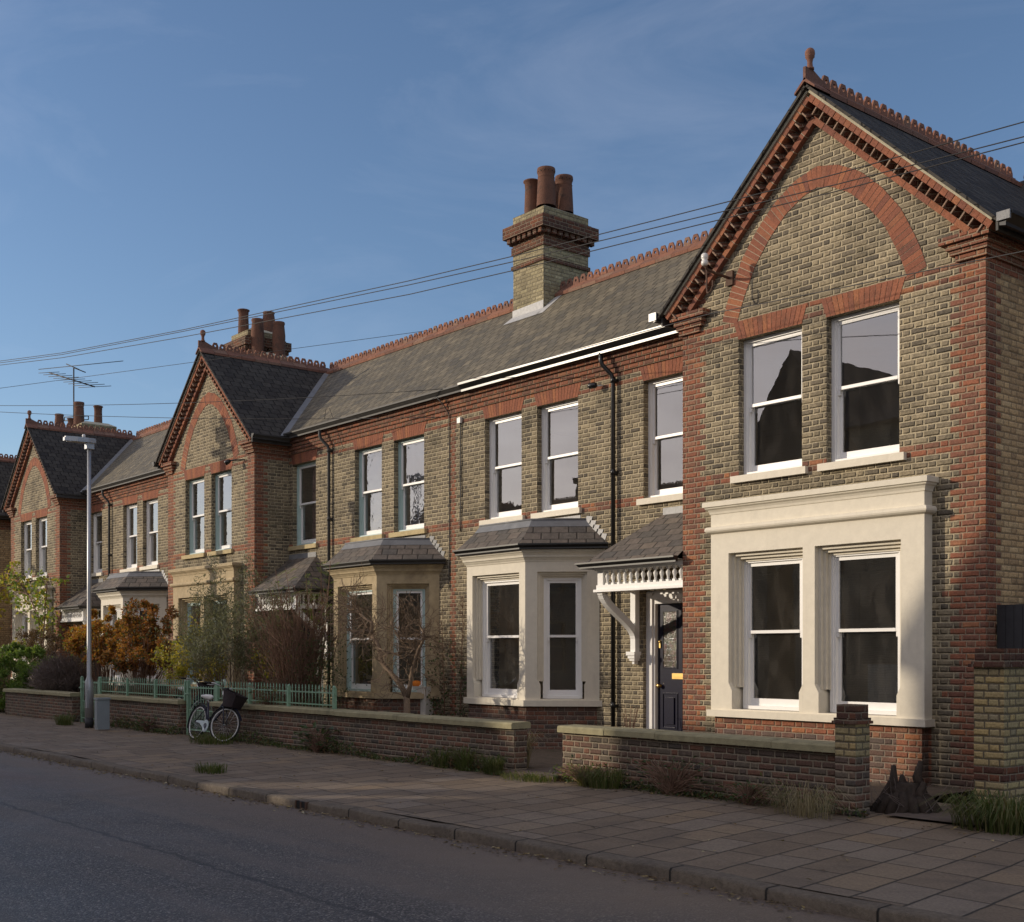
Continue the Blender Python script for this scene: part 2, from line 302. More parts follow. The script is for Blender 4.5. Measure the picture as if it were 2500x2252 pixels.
def stained_mat():
    g = mat('stained_glass'); uv = g.uv()
    b = g.n('TexBrick', {'Vector': uv, 'Scale': 1.0, 'Mortar Size': 0.006, 'Brick Width': 0.07, 'Row Height': 0.09, 'Color1': (0.10, 0.02, 0.02, 1), 'Color2': (0.11, 0.09, 0.03, 1), 'Mortar': (0.02, 0.02, 0.02, 1)})
    vo = g.n('TexVoronoi', {'Vector': uv, 'Scale': 13.0})
    c = g.mix(1.0, (0.45, 0.45, 0.45), g.mix(0.5, b.outputs['Color'], g.ramp(g.n('SeparateColor', {0: vo.outputs['Color']}).outputs[0], [(0, (0.12, 0.10, 0.04)), (0.5, (0.03, 0.05, 0.03)), (0.75, (0.14, 0.02, 0.02)), (1, (0.10, 0.08, 0.04))])), 'MULTIPLY')
    g.finish(c, 0.15, g.bump(g.noise(g.pos(), 60, 2), 0.004), 0.5); return g.mat
MAT['stained'] = stained_mat()

def leaf_mat(name, stops, trans=0.35, rough=0.55):
    g = mat(name)
    c = g.ramp(g.island(), stops)
    p = g.n('BsdfPrincipled', {'Base Color': c, 'Roughness': rough, 'Specular IOR Level': 0.35})
    t = g.n('BsdfTranslucent', {'Color': g.mix(1.0, c, (1.5, 1.5, 0.9), 'MULTIPLY')})
    ms = g.n('MixShader'); g.set(ms.inputs[0], trans); g.set(ms.inputs[1], p); g.set(ms.inputs[2], t)
    g.nt.links.new(ms.outputs[0], g.out.inputs[0]); return g.mat
MAT['leaf_olive'] = leaf_mat('grey_green_leaves', [(0, (0.085, 0.092, 0.058)), (0.5, (0.135, 0.142, 0.092)), (1, (0.21, 0.21, 0.15))])
MAT['leaf_yellow'] = leaf_mat('yellow_green_leaves', [(0, (0.330, 0.300, 0.045)), (0.5, (0.450, 0.360, 0.053)), (1, (0.210, 0.255, 0.045))])
MAT['leaf_bright'] = leaf_mat('fresh_green_leaves', [(0, (0.160, 0.240, 0.048)), (0.5, (0.240, 0.304, 0.064)), (1, (0.096, 0.160, 0.040))])
MAT['leaf_orange'] = leaf_mat('russet_leaves', [(0, (0.340, 0.128, 0.037)), (0.4, (0.221, 0.093, 0.034)), (0.7, (0.425, 0.204, 0.048)), (1, (0.119, 0.093, 0.037))])
MAT['leaf_gold'] = leaf_mat('golden_leaves', [(0, (0.510, 0.270, 0.045)), (0.5, (0.390, 0.180, 0.038)), (1, (0.300, 0.255, 0.045))])
MAT['leaf_laurel'] = leaf_mat('glossy_laurel_leaves', [(0, (0.085, 0.145, 0.034)), (0.5, (0.145, 0.221, 0.051)), (1, (0.221, 0.289, 0.068))], rough=0.4)
MAT['leaf_dark'] = leaf_mat('dark_ivy_leaves', [(0, (0.040, 0.065, 0.029)), (0.6, (0.063, 0.099, 0.036)), (1, (0.090, 0.117, 0.050))])
MAT['leaf_brown'] = leaf_mat('withered_brown_leaves', [(0, (0.150, 0.090, 0.045)), (0.5, (0.090, 0.063, 0.042)), (1, (0.240, 0.150, 0.075))], 0.2)
MAT['grass'] = leaf_mat('grass_blades', [(0, (0.062, 0.088, 0.022)), (0.45, (0.09, 0.118, 0.03)), (0.75, (0.14, 0.14, 0.055)), (1, (0.19, 0.16, 0.08))])
MAT['strawgrass'] = leaf_mat('dry_grass', [(0, (0.300, 0.247, 0.135)), (0.5, (0.210, 0.173, 0.098)), (1, (0.390, 0.330, 0.195))], 0.2)
MAT['litter'] = leaf_mat('fallen_leaf_litter', [(0, (0.195, 0.128, 0.060)), (0.4, (0.105, 0.075, 0.048)), (0.8, (0.300, 0.225, 0.090)), (1, (0.420, 0.360, 0.225))], 0.1)

def paving_mat():
    g = mat('york_stone_paving'); pos = g.pos(); xy = g.n('SeparateXYZ', {0: pos})
    x = g.m('ADD', xy.outputs[0], g.m('MULTIPLY', xy.outputs[1], 0.176)); y = xy.outputs[1]
    wob = g.m('MULTIPLY', g.m('SUBTRACT', g.noise(pos, 5, 2), 0.5), 0.02)
    cw = 0.41
    cf = g.m('DIVIDE', g.m('ADD', x, wob), cw); c = g.m('FLOOR', cf); fx = g.m('MULTIPLY', g.m('FRACT', cf), cw)
    ln = g.m('ADD', 0.5, g.m('MULTIPLY', g.n('TexWhiteNoise', {'W': c}, noise_dimensions='1D').outputs[0], 0.3))
    off = g.n('TexWhiteNoise', {'W': g.m('ADD', c, 31.7)}, noise_dimensions='1D').outputs[0]
    rf = g.m('ADD', g.m('DIVIDE', g.m('ADD', y, wob), ln), off); r = g.m('FLOOR', rf); fy = g.m('MULTIPLY', g.m('FRACT', rf), ln)
    d = g.m('MINIMUM', g.m('MINIMUM', fx, g.m('SUBTRACT', cw, fx)), g.m('MINIMUM', fy, g.m('SUBTRACT', ln, fy)))
    slab = smooth(g, d, 0.004, 0.016)
    wn_ = g.n('TexWhiteNoise', {'Vector': g.n('CombineXYZ', {0: c, 1: r, 2: 0.0}).outputs[0]}, noise_dimensions='3D')
    col = g.ramp(wn_.outputs['Value'], [(0, (0.205, 0.155, 0.108)), (0.35, (0.17, 0.126, 0.085)), (0.7, (0.215, 0.172, 0.13)), (1, (0.235, 0.170, 0.106))])
    n1 = g.noise(pos, 1.4, 6, 0.65, 0.6); n2 = g.noise(pos, 40, 4, 0.7); n3 = g.noise(pos, 6, 5, 0.7)
    col = g.mix(1.0, col, g.ramp(n2, [(0.25, 0.6), (0.75, 1.35)]), 'MULTIPLY')
    gum = g.m('GREATER_THAN', 0.035, g.n('TexVoronoi', {'Vector': pos, 'Scale': 2.3}).outputs['Distance'])
    col = g.mix(g.m('MULTIPLY', gum, 0.6), col, (0.06, 0.055, 0.05))
    col = g.mix(g.m('MULTIPLY', smooth(g, n1, 0.50, 0.68), 0.55), col, (0.115, 0.09, 0.07))
    col = g.mix(g.m('MULTIPLY', smooth(g, n3, 0.60, 0.75), 0.3), col, (0.27, 0.23, 0.19))
    col = g.mix(slab, (0.04, 0.034, 0.027), col)
    tl = g.n('SeparateColor', {0: wn_.outputs['Color']}).outputs
    h = g.m('ADD', g.m('MULTIPLY', slab, 0.8), g.m('ADD', g.m('MULTIPLY', n2, 0.15), g.m('ADD', g.m('MULTIPLY', n3, 0.3), g.m('MULTIPLY', g.m('SUBTRACT', tl[0], 0.5), g.m('MULTIPLY', fx, 1.5)))))
    g.finish(col, g.ramp(n1, [(0.3, 0.62), (0.7, 0.85)]), g.bump(h, 0.012, 0.9), 0.35); return g.mat
MAT['paving'] = paving_mat()

def asphalt_mat():
    g = mat('worn_damp_asphalt'); pos = g.pos()
    vo = g.n('TexVoronoi', {'Vector': pos, 'Scale': 75.0}); 
    st = g.n('SeparateColor', {0: vo.outputs['Color']}).outputs[0]
    big = g.noise(pos, 0.35, 5, 0.6, 0.8); mid = g.noise(pos, 2.4, 5, 0.7)
    stretch = g.n('VectorMath', {0: pos, 1: (0.12, 1.0, 1.0)}, operation='MULTIPLY').outputs[0]
    lane = g.noise(stretch, 1.6, 5, 0.6)
    y = g.n('SeparateXYZ', {0: pos}).outputs[1]
    col = g.ramp(st, [(0, (0.036, 0.032, 0.03)), (0.5, (0.075, 0.067, 0.060)), (0.82, (0.125, 0.110, 0.095)), (1, (0.32, 0.28, 0.24))])
    col = g.mix(g.m('MULTIPLY', smooth(g, lane, 0.42, 0.65), 0.55), col, (0.165, 0.132, 0.108))
    col = g.mix(g.m('MULTIPLY', smooth(g, mid, 0.52, 0.74), 0.35), col, (0.075, 0.064, 0.058))
    x = g.n('SeparateXYZ', {0: pos}).outputs[0]
    wobx = g.m('MULTIPLY', g.m('SUBTRACT', g.noise(pos, 3.0, 4, 0.7), 0.5), 0.22)
    def band(v, c, w): return g.m('SUBTRACT', 1.0, smooth(g, g.m('ABSOLUTE', g.m('SUBTRACT', g.m('ADD', v, wobx), c)), w * .6, w))
    col = g.mix(g.m('MULTIPLY', band(y, 4.35, 0.03), 0.75), col, (0.03, 0.028, 0.027))
    col = g.mix(g.m('MULTIPLY', band(y, 2.2, 0.45), 0.35), col, (0.06, 0.055, 0.052))
    col = g.mix(g.m('MULTIPLY', band(g.m('ADD', x, g.m('MULTIPLY', y, -0.3)), -16.2, 0.025), 0.7), col, (0.03, 0.028, 0.027))
    pat = g.m('MULTIPLY', g.m('MULTIPLY', smooth(g, x, -8.6, -8.52), g.m('SUBTRACT', 1.0, smooth(g, x, -5.8, -5.7))), smooth(g, g.m('ADD', y, g.m('MULTIPLY', wobx, .15)), 4.98, 5.03))
    col = g.mix(g.m('MULTIPLY', pat, 0.4), col, (0.16, 0.125, 0.095))
    flk = g.m('MULTIPLY', g.m('GREATER_THAN', g.noise(stretch, 16, 3, 0.6), 0.70), band(y, 4.1, 0.28))
    col = g.mix(g.m('MULTIPLY', flk, 0.6), col, (0.5, 0.48, 0.44))
    red_ = g.m('MULTIPLY', band(y, 5.2, 0.7), g.m('SUBTRACT', 1.0, smooth(g, x, -22, -14)))
    col = g.mix(g.m('MULTIPLY', red_, 0.5), col, (0.20, 0.105, 0.085))
    gut = g.m('MULTIPLY', smooth(g, g.m('ADD', y, g.m('MULTIPLY', g.m('SUBTRACT', mid, 0.5), 1.6)), 4.9, 6.7), 0.75)
    col = g.mix(gut, col, (0.17, 0.125, 0.09))
    h = g.m('ADD', g.m('MULTIPLY', g.m('SUBTRACT', 1.0, vo.outputs['Distance']), 0.8), g.m('MULTIPLY', mid, 0.8))
    rough = g.ramp(g.m('ADD', g.m('MULTIPLY', big, 0.7), g.m('MULTIPLY', lane, 0.3)), [(0.35, 0.42), (0.65, 0.68)])
    g.finish(col, rough, g.bump(h, 0.010, 0.8), 0.5); return g.mat
MAT['asphalt'] = asphalt_mat()

def kerb_mat():
    g = mat('worn_kerb_stone'); pos = g.pos(); x = g.n('SeparateXYZ', {0: pos}).outputs[0]
    f = g.m('MULTIPLY', g.m('FRACT', g.m('DIVIDE', x, 0.92)), 0.92)
    d = g.m('MINIMUM', f, g.m('SUBTRACT', 0.92, f)); k = smooth(g, d, 0.004, 0.016)
    n2 = g.noise(pos, 20, 6, 0.72); n1 = g.noise(pos, 2, 4, 0.6)
    col = g.ramp(n2, [(0.25, (0.09, 0.073, 0.056)), (0.75, (0.22, 0.18, 0.135))])
    col = g.mix(g.m('MULTIPLY', smooth(g, n1, 0.45, 0.7), 0.6), col, (0.09, 0.073, 0.06))
    col = g.mix(k, (0.02, 0.018, 0.015), col)
    g.finish(col, 0.85, g.bump(g.m('ADD', g.m('MULTIPLY', k, 0.6), n2), 0.02, 0.9), 0.3); return g.mat
MAT['kerb'] = kerb_mat()
MAT['soil'] = plain('garden_soil', (0.12, 0.09, 0.062), 0.95, 0.4, 7, 0.03, dirt=((0.05, 0.055, 0.025), 0.6))
MAT['path'] = plain('old_concrete_path', (0.13, 0.10, 0.08), 0.9, 0.25, 5, 0.01, dirt=((0.06, 0.052, 0.04), 0.7))
MAT['field'] = plain('far_ground', (0.10, 0.09, 0.07), 0.95, 0.3, 0.3)

# ------------------------------------------------------------------ mesh helpers
UP = Vector((0, 0, 1))
class MB:
    def __init__(s): s.v = []; s.f = []; s.m = []; s.sm = []
    def face(s, pts, m=0, smooth=False):
        i = len(s.v); s.v += [Vector(p) for p in pts]; s.f.append(tuple(range(i, i + len(pts)))); s.m.append(m); s.sm.append(smooth)
    def raw(s, vs, fs, m=0, smooth=False):
        i = len(s.v); s.v += [Vector(p) for p in vs]
        for f in fs: s.f.append(tuple(i + k for k in f)); s.m.append(m); s.sm.append(smooth)
    def hexa(s, p, m=0):     # 8 points: bottom 4 ccw, top 4 ccw
        s.raw(p, [(3, 2, 1, 0), (4, 5, 6, 7), (0, 1, 5, 4), (1, 2, 6, 5), (2, 3, 7, 6), (3, 0, 4, 7)], m)
    def box(s, x0, x1, y0, y1, z0, z1, m=0):
        x0, x1 = min(x0, x1), max(x0, x1); y0, y1 = min(y0, y1), max(y0, y1)
        s.hexa([(x0, y0, z0), (x1, y0, z0), (x1, y1, z0), (x0, y1, z0), (x0, y0, z1), (x1, y0, z1), (x1, y1, z1), (x0, y1, z1)], m)
    def obox(s, o, ax, ay, az, m=0):   # box from a corner and three edge vectors
        o, ax, ay, az = map(Vector, (o, ax, ay, az))
        if ax.cross(ay).dot(az) < 0: o = o + ax; ax = -ax
        s.hexa([o, o + ax, o + ax + ay, o + ay, o + az, o + ax + az, o + ax + ay + az, o + ay + az], m)
    def prism(s, poly, vec, m=0):      # polygon extruded by vec
        poly = [Vector(p) for p in poly]; vec = Vector(vec); n = len(poly)
        nrm = sum(((poly[i]).cross(poly[(i + 1) % n]) for i in range(n)), Vector())
        if nrm.dot(vec) > 0: poly = poly[::-1]
        q = [p + vec for p in poly]
        s.raw(poly + q, [tuple(range(n)), tuple(range(2 * n - 1, n - 1, -1))] + [((i + 1) % n, i, n + i, n + (i + 1) % n) for i in range(n)], m)
    def tube(s, path, r, n=6, m=0, smooth=True, cap=True):
        path = [Vector(p) for p in path]; rs = r if isinstance(r, (list, tuple)) else [r] * len(path)
        vs = []; k = len(path); ref = None
        for i, p in enumerate(path):
            t = (path[min(i + 1, k - 1)] - path[max(i - 1, 0)])
            t = t.normalized() if t.length > 1e-9 else UP
            if ref is None: ref = t.orthogonal().normalized()
            ref = (ref - t * ref.dot(t)); ref = ref.normalized() if ref.length > 1e-6 else t.orthogonal().normalized()
            b = t.cross(ref)
            for j in range(n):
                a = 2 * math.pi * j / n; vs.append(p + (ref * math.cos(a) + b * math.sin(a)) * rs[i])
        fs = [(i * n + j, i * n + (j + 1) % n, (i + 1) * n + (j + 1) % n, (i + 1) * n + j) for i in range(k - 1) for j in range(n)]
        if cap: fs += [tuple(range(n - 1, -1, -1)), tuple(range((k - 1) * n, k * n))]
        s.raw(vs, fs, m, smooth)
    def lathe(s, prof, c, n=16, m=0, smooth=True, axis=None, cap=True):
        c = Vector(c); vs = []
        ax = Vector(axis).normalized() if axis else UP; a1 = ax.orthogonal().normalized(); a2 = ax.cross(a1)
        for r, z in prof:
            for j in range(n):
                a = 2 * math.pi * j / n; vs.append(c + ax * z + (a1 * math.cos(a) + a2 * math.sin(a)) * r)
        k = len(prof)
        fs = [(i * n + j, i * n + (j + 1) % n, (i + 1) * n + (j + 1) % n, (i + 1) * n + j) for i in range(k - 1) for j in range(n)]
        if cap: fs += [tuple(range(n - 1, -1, -1)), tuple(range((k - 1) * n, k * n))]
        s.raw(vs, fs, m, smooth)
    def build(s, name, mats, parent=None, label=None, off=None):
        me = bpy.data.meshes.new(name)
        me.from_pydata([tuple(v) for v in s.v], [], s.f)
        mats = mats if isinstance(mats, (list, tuple)) else [mats]
        for k in mats: me.materials.append(MAT[k] if isinstance(k, str) else k)
        me.polygons.foreach_set('material_index', s.m); me.polygons.foreach_set('use_smooth', s.sm)
        uvl = me.uv_layers.new(name='UVMap'); uvs = [0.0] * (2 * len(me.loops)); k = 0
        for f in s.f:
            n = Vector()
            for i in range(len(f)): n += s.v[f[i]].cross(s.v[f[(i + 1) % len(f)]])
            n = n.normalized() if n.length > 1e-12 else UP
            if abs(n.z) > 0.985: t, b = Vector((1, 0, 0)), Vector((0, 1, 0))
            else: t = UP.cross(n).normalized(); b = n.cross(t)
            for i in f:
                uvs[k] = s.v[i].dot(t); uvs[k + 1] = s.v[i].dot(b); k += 2
        uvl.data.foreach_set('uv', uvs); me.update()
        o = bpy.data.objects.new(name, me); COL.objects.link(o)
        if parent is not None:
            o.parent = parent
            if parent.type == 'EMPTY':
                o.matrix_parent_inverse = Matrix.Translation(parent.location).inverted()
        else:
            xs = [v.x for v in s.v]; ys = [v.y for v in s.v]; zs = [v.z for v in s.v]
            c = Vector(((min(xs) + max(xs)) / 2, (min(ys) + max(ys)) / 2, min(zs)))
            me.transform(Matrix.Translation(-c)); o.location = c
        if label: o['label'] = label
        return o

def thing(name, label, cat, loc, group=None):
    o = bpy.data.objects.new(name, None); COL.objects.link(o); o.location = loc; o.empty_display_size = 0.2
    o['label'] = label; o['category'] = cat
    if group: o['group'] = group
    return o
def tag(o, label, cat, group=None):
    o['label'] = label; o['category'] = cat
    if group: o['group'] = group
    return o
def struct(o): o['kind'] = 'structure'; return o
def stuff(o, label=None, cat=None):
    o['kind'] = 'stuff'
    if label: o['label'] = label; o['category'] = cat
    return o
# ------------------------------------------------------------------ setting
YK, YW, YG, YM = 6.92, 10.6, 13.3, 14.2      # kerb, garden wall face, gable front, main range front
ZR, ROOF_M = 9.02, 0.86
mb = MB(); mb.face([(-400, -300, -0.16), (300, -300, -0.16), (300, 500, -0.16), (-400, 500, -0.16)])
struct(mb.build('ground', 'field'))
mb = MB()
NX, NY = 120, 16
xs = [-120 + 170 * i / NX for i in range(NX + 1)]; ys = [-1.2 + (YK - 0.02 + 1.2) * j / NY for j in range(NY + 1)]
def road_z(x, y):
    c = (y + 1.2) / (YK + 1.2); return -0.095 + 0.05 * (1 - (2 * c - 1) ** 2) + 0.006 * math.sin(x * 1.3 + y * 2) * math.sin(y * 1.7)
mb.raw([(x, y, road_z(x, y)) for y in ys for x in xs], [(j * (NX + 1) + i, j * (NX + 1) + i + 1, (j + 1) * (NX + 1) + i + 1, (j + 1) * (NX + 1) + i) for j in range(NY) for i in range(NX)], 0, True)
struct(mb.build('road', 'asphalt'))
rk = random.Random(3)
mb = MB(); N = 420
prof = [(-0.03, -0.14), (-0.028, -0.02), (-0.012, 0.0), (0.13, 0.006)]
vs = []
for i in range(N + 1):
    x = -90 + 120 * i / N
    w = 0.010 * math.sin(x * 1.9) + 0.006 * math.sin(x * 7.1) + rk.uniform(-.006, .006); h = 0.008 * math.sin(x * 2.7) + rk.uniform(-.006, .006)
    for (dy, dz) in prof: vs.append((x, YK - 0.02 + dy + w, dz + h * (dz > -.1)))
mb.raw(vs, [(i * 4 + k, (i + 1) * 4 + k, (i + 1) * 4 + k + 1, i * 4 + k + 1) for i in range(N) for k in range(3)], 0, True)
struct(mb.build('kerb', 'kerb'))
mb = MB(); NX, NY = 160, 8
xs = [-90 + 120 * i / NX for i in range(NX + 1)]; ys = [YK + 0.1 + (YW + 1.6 - YK - 0.1) * j / NY for j in range(NY + 1)]
mb.raw([(x, y, 0.004 + 0.012 * math.sin(x * 0.9 + y) * math.sin(y * 1.1 + x * .3) * (0.3 if y > 10.3 else 1)) for y in ys for x in xs], [(j * (NX + 1) + i, j * (NX + 1) + i + 1, (j + 1) * (NX + 1) + i + 1, (j + 1) * (NX + 1) + i) for j in range(NY) for i in range(NX)], 0, True)
struct(mb.build('pavement', 'paving'))
mb = MB(); mb.face([(-90, YW + 0.12, 0.03), (-13, YW + 0.12, 0.03), (-13, 20, 0.05), (-90, 20, 0.05)])
mb.face([(-11.7, YW + 0.12, 0.03), (-7.6, YW + 0.12, 0.03), (-7.6, 13.4, 0.05), (-11.7, 13.4, 0.05)])
struct(mb.build('garden_soil', 'soil'))
mb = MB(); mb.face([(-13, YW + .02, 0.034), (-11.7, YW + .02, 0.034), (-11.7, 14.3, 0.06), (-13, 14.3, 0.06)])
mb.face([(-7.1, YW + .1, 0.03), (-2, YW + .1, 0.03), (-2, 30, 0.05), (-7.1, 30, 0.05)])
mb.box(-12.85, -11.8, 10.42, 10.72, -0.02, 0.065)
mb.box(-13.6, -12.3, 13.55, 14.2, 0.0, 0.17); mb.box(-13.6, -12.3, 13.9, 14.2, 0.17, 0.3)
struct(mb.build('path', 'path'))
mb = MB(); mb.box(-120, 50, -5.2, -1.22, -0.12, 0.0); struct(mb.build('far_pavement', 'paving'))

# ------------------------------------------------------------------ building helpers
def cuts(a, b, lst):
    segs = [(a, b)]
    for (p, q) in lst:
        out = []
        for (s, t) in segs:
            if q <= s or p >= t: out.append((s, t))
            else:
                if p > s: out.append((s, p))
                if q < t: out.append((q, t))
        segs = out
    return [(s, t) for s, t in segs if t - s > 1e-5]
def wall(mb, P, u0, u1, z0, z1, ops=(), red=None, clip=None, rows=True, m0=0, m1=1):
    zs = {round(z0, 5), round(z1, 5)}
    if rows: zs |= {round(k * 0.075, 5) for k in range(math.ceil(z0 / 0.075), int(z1 / 0.075) + 1) if z0 < k * 0.075 < z1}
    for o in ops: zs |= {round(o[2], 5), round(o[3], 5)}
    zs = sorted(z for z in zs if z0 - 1e-6 <= z <= z1 + 1e-6)
    for a, b in zip(zs, zs[1:]):
        zm = (a + b) / 2; lo, hi = clip(zm) if clip else (u0, u1)
        if hi - lo < 1e-4: continue
        segs = cuts(lo, hi, [(o[0], o[1]) for o in ops if o[2] < zm < o[3]])
        rd = red(int(math.floor(zm / 0.075 + 1e-6)), zm) if red else []
        for s, t in segs:
            for p, q in cuts(s, t, rd): mb.face([P(p, a), P(q, a), P(q, b), P(p, b)], m0)
            for (p, q) in rd:
                p, q = max(p, s), min(q, t)
                if q - p > 1e-5: mb.face([P(p, a), P(q, a), P(q, b), P(p, b)], m1)
def reveal(mb, O, U, IN, u0, u1, z0, z1, d, m=0):
    p = lambda u, dd, z: O + U * u + IN * dd + UP * z
    mb.face([p(u0, 0, z0), p(u0, 0, z1), p(u0, d, z1), p(u0, d, z0)][::-1], m)
    mb.face([p(u1, 0, z0), p(u1, d, z0), p(u1, d, z1), p(u1, 0, z1)][::-1], m)
    mb.face([p(u0, 0, z1), p(u1, 0, z1), p(u1, d, z1), p(u0, d, z1)][::-1], m)
    mb.face([p(u0, 0, z0), p(u0, d, z0), p(u1, d, z0), p(u1, 0, z0)][::-1], m)
def lbox(mb, O, U, IN, u0, u1, d0, d1, z0, z1, m=0):
    mb.obox(O + U * u0 + IN * d0 + UP * z0, U * (u1 - u0), IN * (d1 - d0), UP * (z1 - z0), m)
X, Y = Vector((1, 0, 0)), Vector((0, 1, 0))
def sash(house, O, U, IN, u0, u1, z0, z1, fm='white', sm='white', glass='glass', rec=0.12, sill=None, sillm='cream', parent_is_bay=None, curtain=None, name='window', label=None, mull=False, sillext=0.1):
    """double-hung sash window in an opening u0..u1, z0..z1 on the wall plane through O"""
    mb = MB(); jw = 0.05; L = lambda *a: lbox(mb, O, U, IN, *a)
    L(u0, u0 + jw, rec, rec + .13, z0, z1); L(u1 - jw, u1, rec, rec + .13, z0, z1)
    L(u0 + jw, u1 - jw, rec, rec + .13, z1 - .045, z1); L(u0 + jw, u1 - jw, rec - .03, rec + .15, z0, z0 + .045)
    L(u0 + jw, u0 + jw + .022, rec + .018, rec + .13, z0 + .045, z1 - .045); L(u1 - jw - .022, u1 - jw, rec + .018, rec + .13, z0 + .045, z1 - .045)
    a, b = u0 + jw + .022, u1 - jw - .022; zb, zt = z0 + .045, z1 - .045; zm = zb + (zt - zb) * 0.515
    d = rec + .03; st = .042                      # upper sash, outside
    L(a, a + st, d, d + .04, zm - .02, zt, 1); L(b - st, b, d, d + .04, zm - .02, zt, 1)
    L(a + st, b - st, d, d + .04, zt - .05, zt, 1); L(a + st, b - st, d - .004, d + .04, zm - .02, zm + .022, 1)
    for q in (a, b - st): L(q + .004, q + st - .004, d + .003, d + .037, zm - .085, zm - .02, 1)      # horns
    e = d + .045                                  # lower sash, inside
    L(a, a + st, e, e + .04, zb, zm + .02, 1); L(b - st, b, e, e + .04, zb, zm + .02, 1)
    L(a + st, b - st, e, e + .04, zb, zb + .10, 1); L(a + st, b - st, e, e + .04, zm - .016, zm + .02, 1)
    par = parent_is_bay or house
    w = mb.build('sash_frame' if parent_is_bay else name, [fm, sm], par, label)
    pp = parent_is_bay or w
    for (dd, za, zc) in ((d + .02, zm + .022, zt - .05), (e + .02, zb + .10, zm - .016)):
        g = MB(); p = lambda u, z: O + U * u + IN * dd + UP * z
        g.face([p(a + st, za), p(b - st, za), p(b - st, zc), p(a + st, zc)]); g.build('window_pane', glass, pp)
    if sill:
        sb = MB(); lbox(sb, O, U, IN, u0 - sillext, u1 + sillext, -.065, rec, z0 - sill, z0 - .004)
        sb.build('sill', sillm, pp)
    if curtain:
        cm, (ca, cb, cz0, cz1) = curtain[0], curtain[1]
        cbm = MB(); n = 28
        for i in range(n):
            f0, f1 = i / n, (i + 1) / n; q = lambda f, z: O + U * (a + (b - a) * (ca + (cb - ca) * f)) + IN * (rec + .22 + .018 * math.sin(f * 40)) + UP * (zb + (zt - zb) * z)
            sc = 0.012 * math.sin(f0 * 60) if cm == 'lace' else 0
            cbm.face([q(f0, cz0), q(f1, cz0), q(f1, cz1 + sc), q(f0, cz1 + sc)])
        cbm.build('curtain', cm, pp)
    return w
def lintel(par, xc, w, y, z0=6.03, z1=6.285, n=15):
    mb = MB()
    for i in range(n):
        f0, f1 = i / n + .004, (i + 1) / n - .004
        bx = lambda f: xc - w / 2 + w * f; tx = lambda f: xc - (w / 2 + .09) + (w + .18) * f
        mb.prism([(bx(f0), y - .006, z0 + .004), (bx(f1), y - .006, z0 + .004), (tx(f1), y - .006, z1), (tx(f0), y - .006, z1)], (0, .10, 0))
    mb.box(xc - w / 2 - .01, xc + w / 2 + .01, y - .002, y + .09, z0 + .006, z1 - .004, 1)
    mb.build('lintel', ['voussoir', 'red'], par)
def crest(mb, a, b, pitch=0.19, m=0):
    a, b = Vector(a), Vector(b); d = (b - a); Ln = d.length; d.normalize(); side = d.cross(UP).normalized()
    n = max(1, int(Ln / pitch))
    th = .016; hexo = [(.012, 0), (.178, 0), (.178, .07), (.138, .155), (.052, .155), (.012, .07)]
    cx, cz, r = .095, .080, .027; K = 12
    def outer(ang):
        dx, dz = math.cos(ang), math.sin(ang); best = 9
        for (p, q) in zip(hexo, hexo[1:] + hexo[:1]):
            ex, ez = q[0] - p[0], q[1] - p[1]; den = dx * ez - dz * ex
            if abs(den) < 1e-9: continue
            t = ((p[0] - cx) * ez - (p[1] - cz) * ex) / den; s = ((p[0] - cx) * dz - (p[1] - cz) * dx) / den
            if t > 0 and -1e-6 <= s <= 1 + 1e-6: best = min(best, t)
        return cx + dx * best, cz + dz * best
    angs = sorted([2 * math.pi * k / K for k in range(K)] + [math.atan2(p[1] - cz, p[0] - cx) % (2 * math.pi) for p in hexo])
    ang = []
    for t in angs:
        if not ang or t - ang[-1] > 0.05: ang.append(t)
    out = [outer(t) for t in ang]; inn = [(cx + r * math.cos(t), cz + r * math.sin(t)) for t in ang]; K = len(ang)
    jr = random.Random(int(abs(a.x * 10)))
    for i in range(n):
        o = a + d * (i * pitch) + UP * (.05 + jr.uniform(-.006, .006)); lean = side * jr.uniform(-.01, .01)
        vs = []
        for sgn in (-1, 1):
            for pts in (out, inn): vs += [o + d * p[0] + UP * p[1] + side * sgn * th + lean * p[1] * 5 for p in pts]
        fs = []
        for k in range(K):
            q = (k + 1) % K
            fs += [(k, q, K + q, K + k), (2 * K + q, 2 * K + k, 3 * K + k, 3 * K + q), (q, k, 2 * K + k, 2 * K + q), (K + k, K + q, 3 * K + q, 3 * K + k)]
        mb.raw(vs, fs, m)
    k = max(1, round(Ln / (2 * pitch)))
    for i in range(k):
        p, q = a + d * (Ln * i / k + .004), a + d * (Ln * (i + 1) / k - .004); w, h = .15, .125
        mb.raw([p + UP * .06, q + UP * .06, q + side * w - UP * (h - .06), p + side * w - UP * (h - .06), q - side * w - UP * (h - .06), p - side * w - UP * (h - .06)], [(0, 3, 2, 1), (0, 1, 4, 5)], m)
        mb.raw([p + side * w - UP * (h - .06), q + side * w - UP * (h - .06), q + side * w * .95 - UP * h, p + side * w * .95 - UP * h], [(0, 3, 2, 1)], m)
        mb.raw([p - side * w - UP * (h - .06), q - side * w - UP * (h - .06), q - side * w * .95 - UP * h, p - side * w * .95 - UP * h], [(0, 1, 2, 3)], m)
        mb.obox(p - side * th, q - p, side * 2 * th, UP * .06, m)
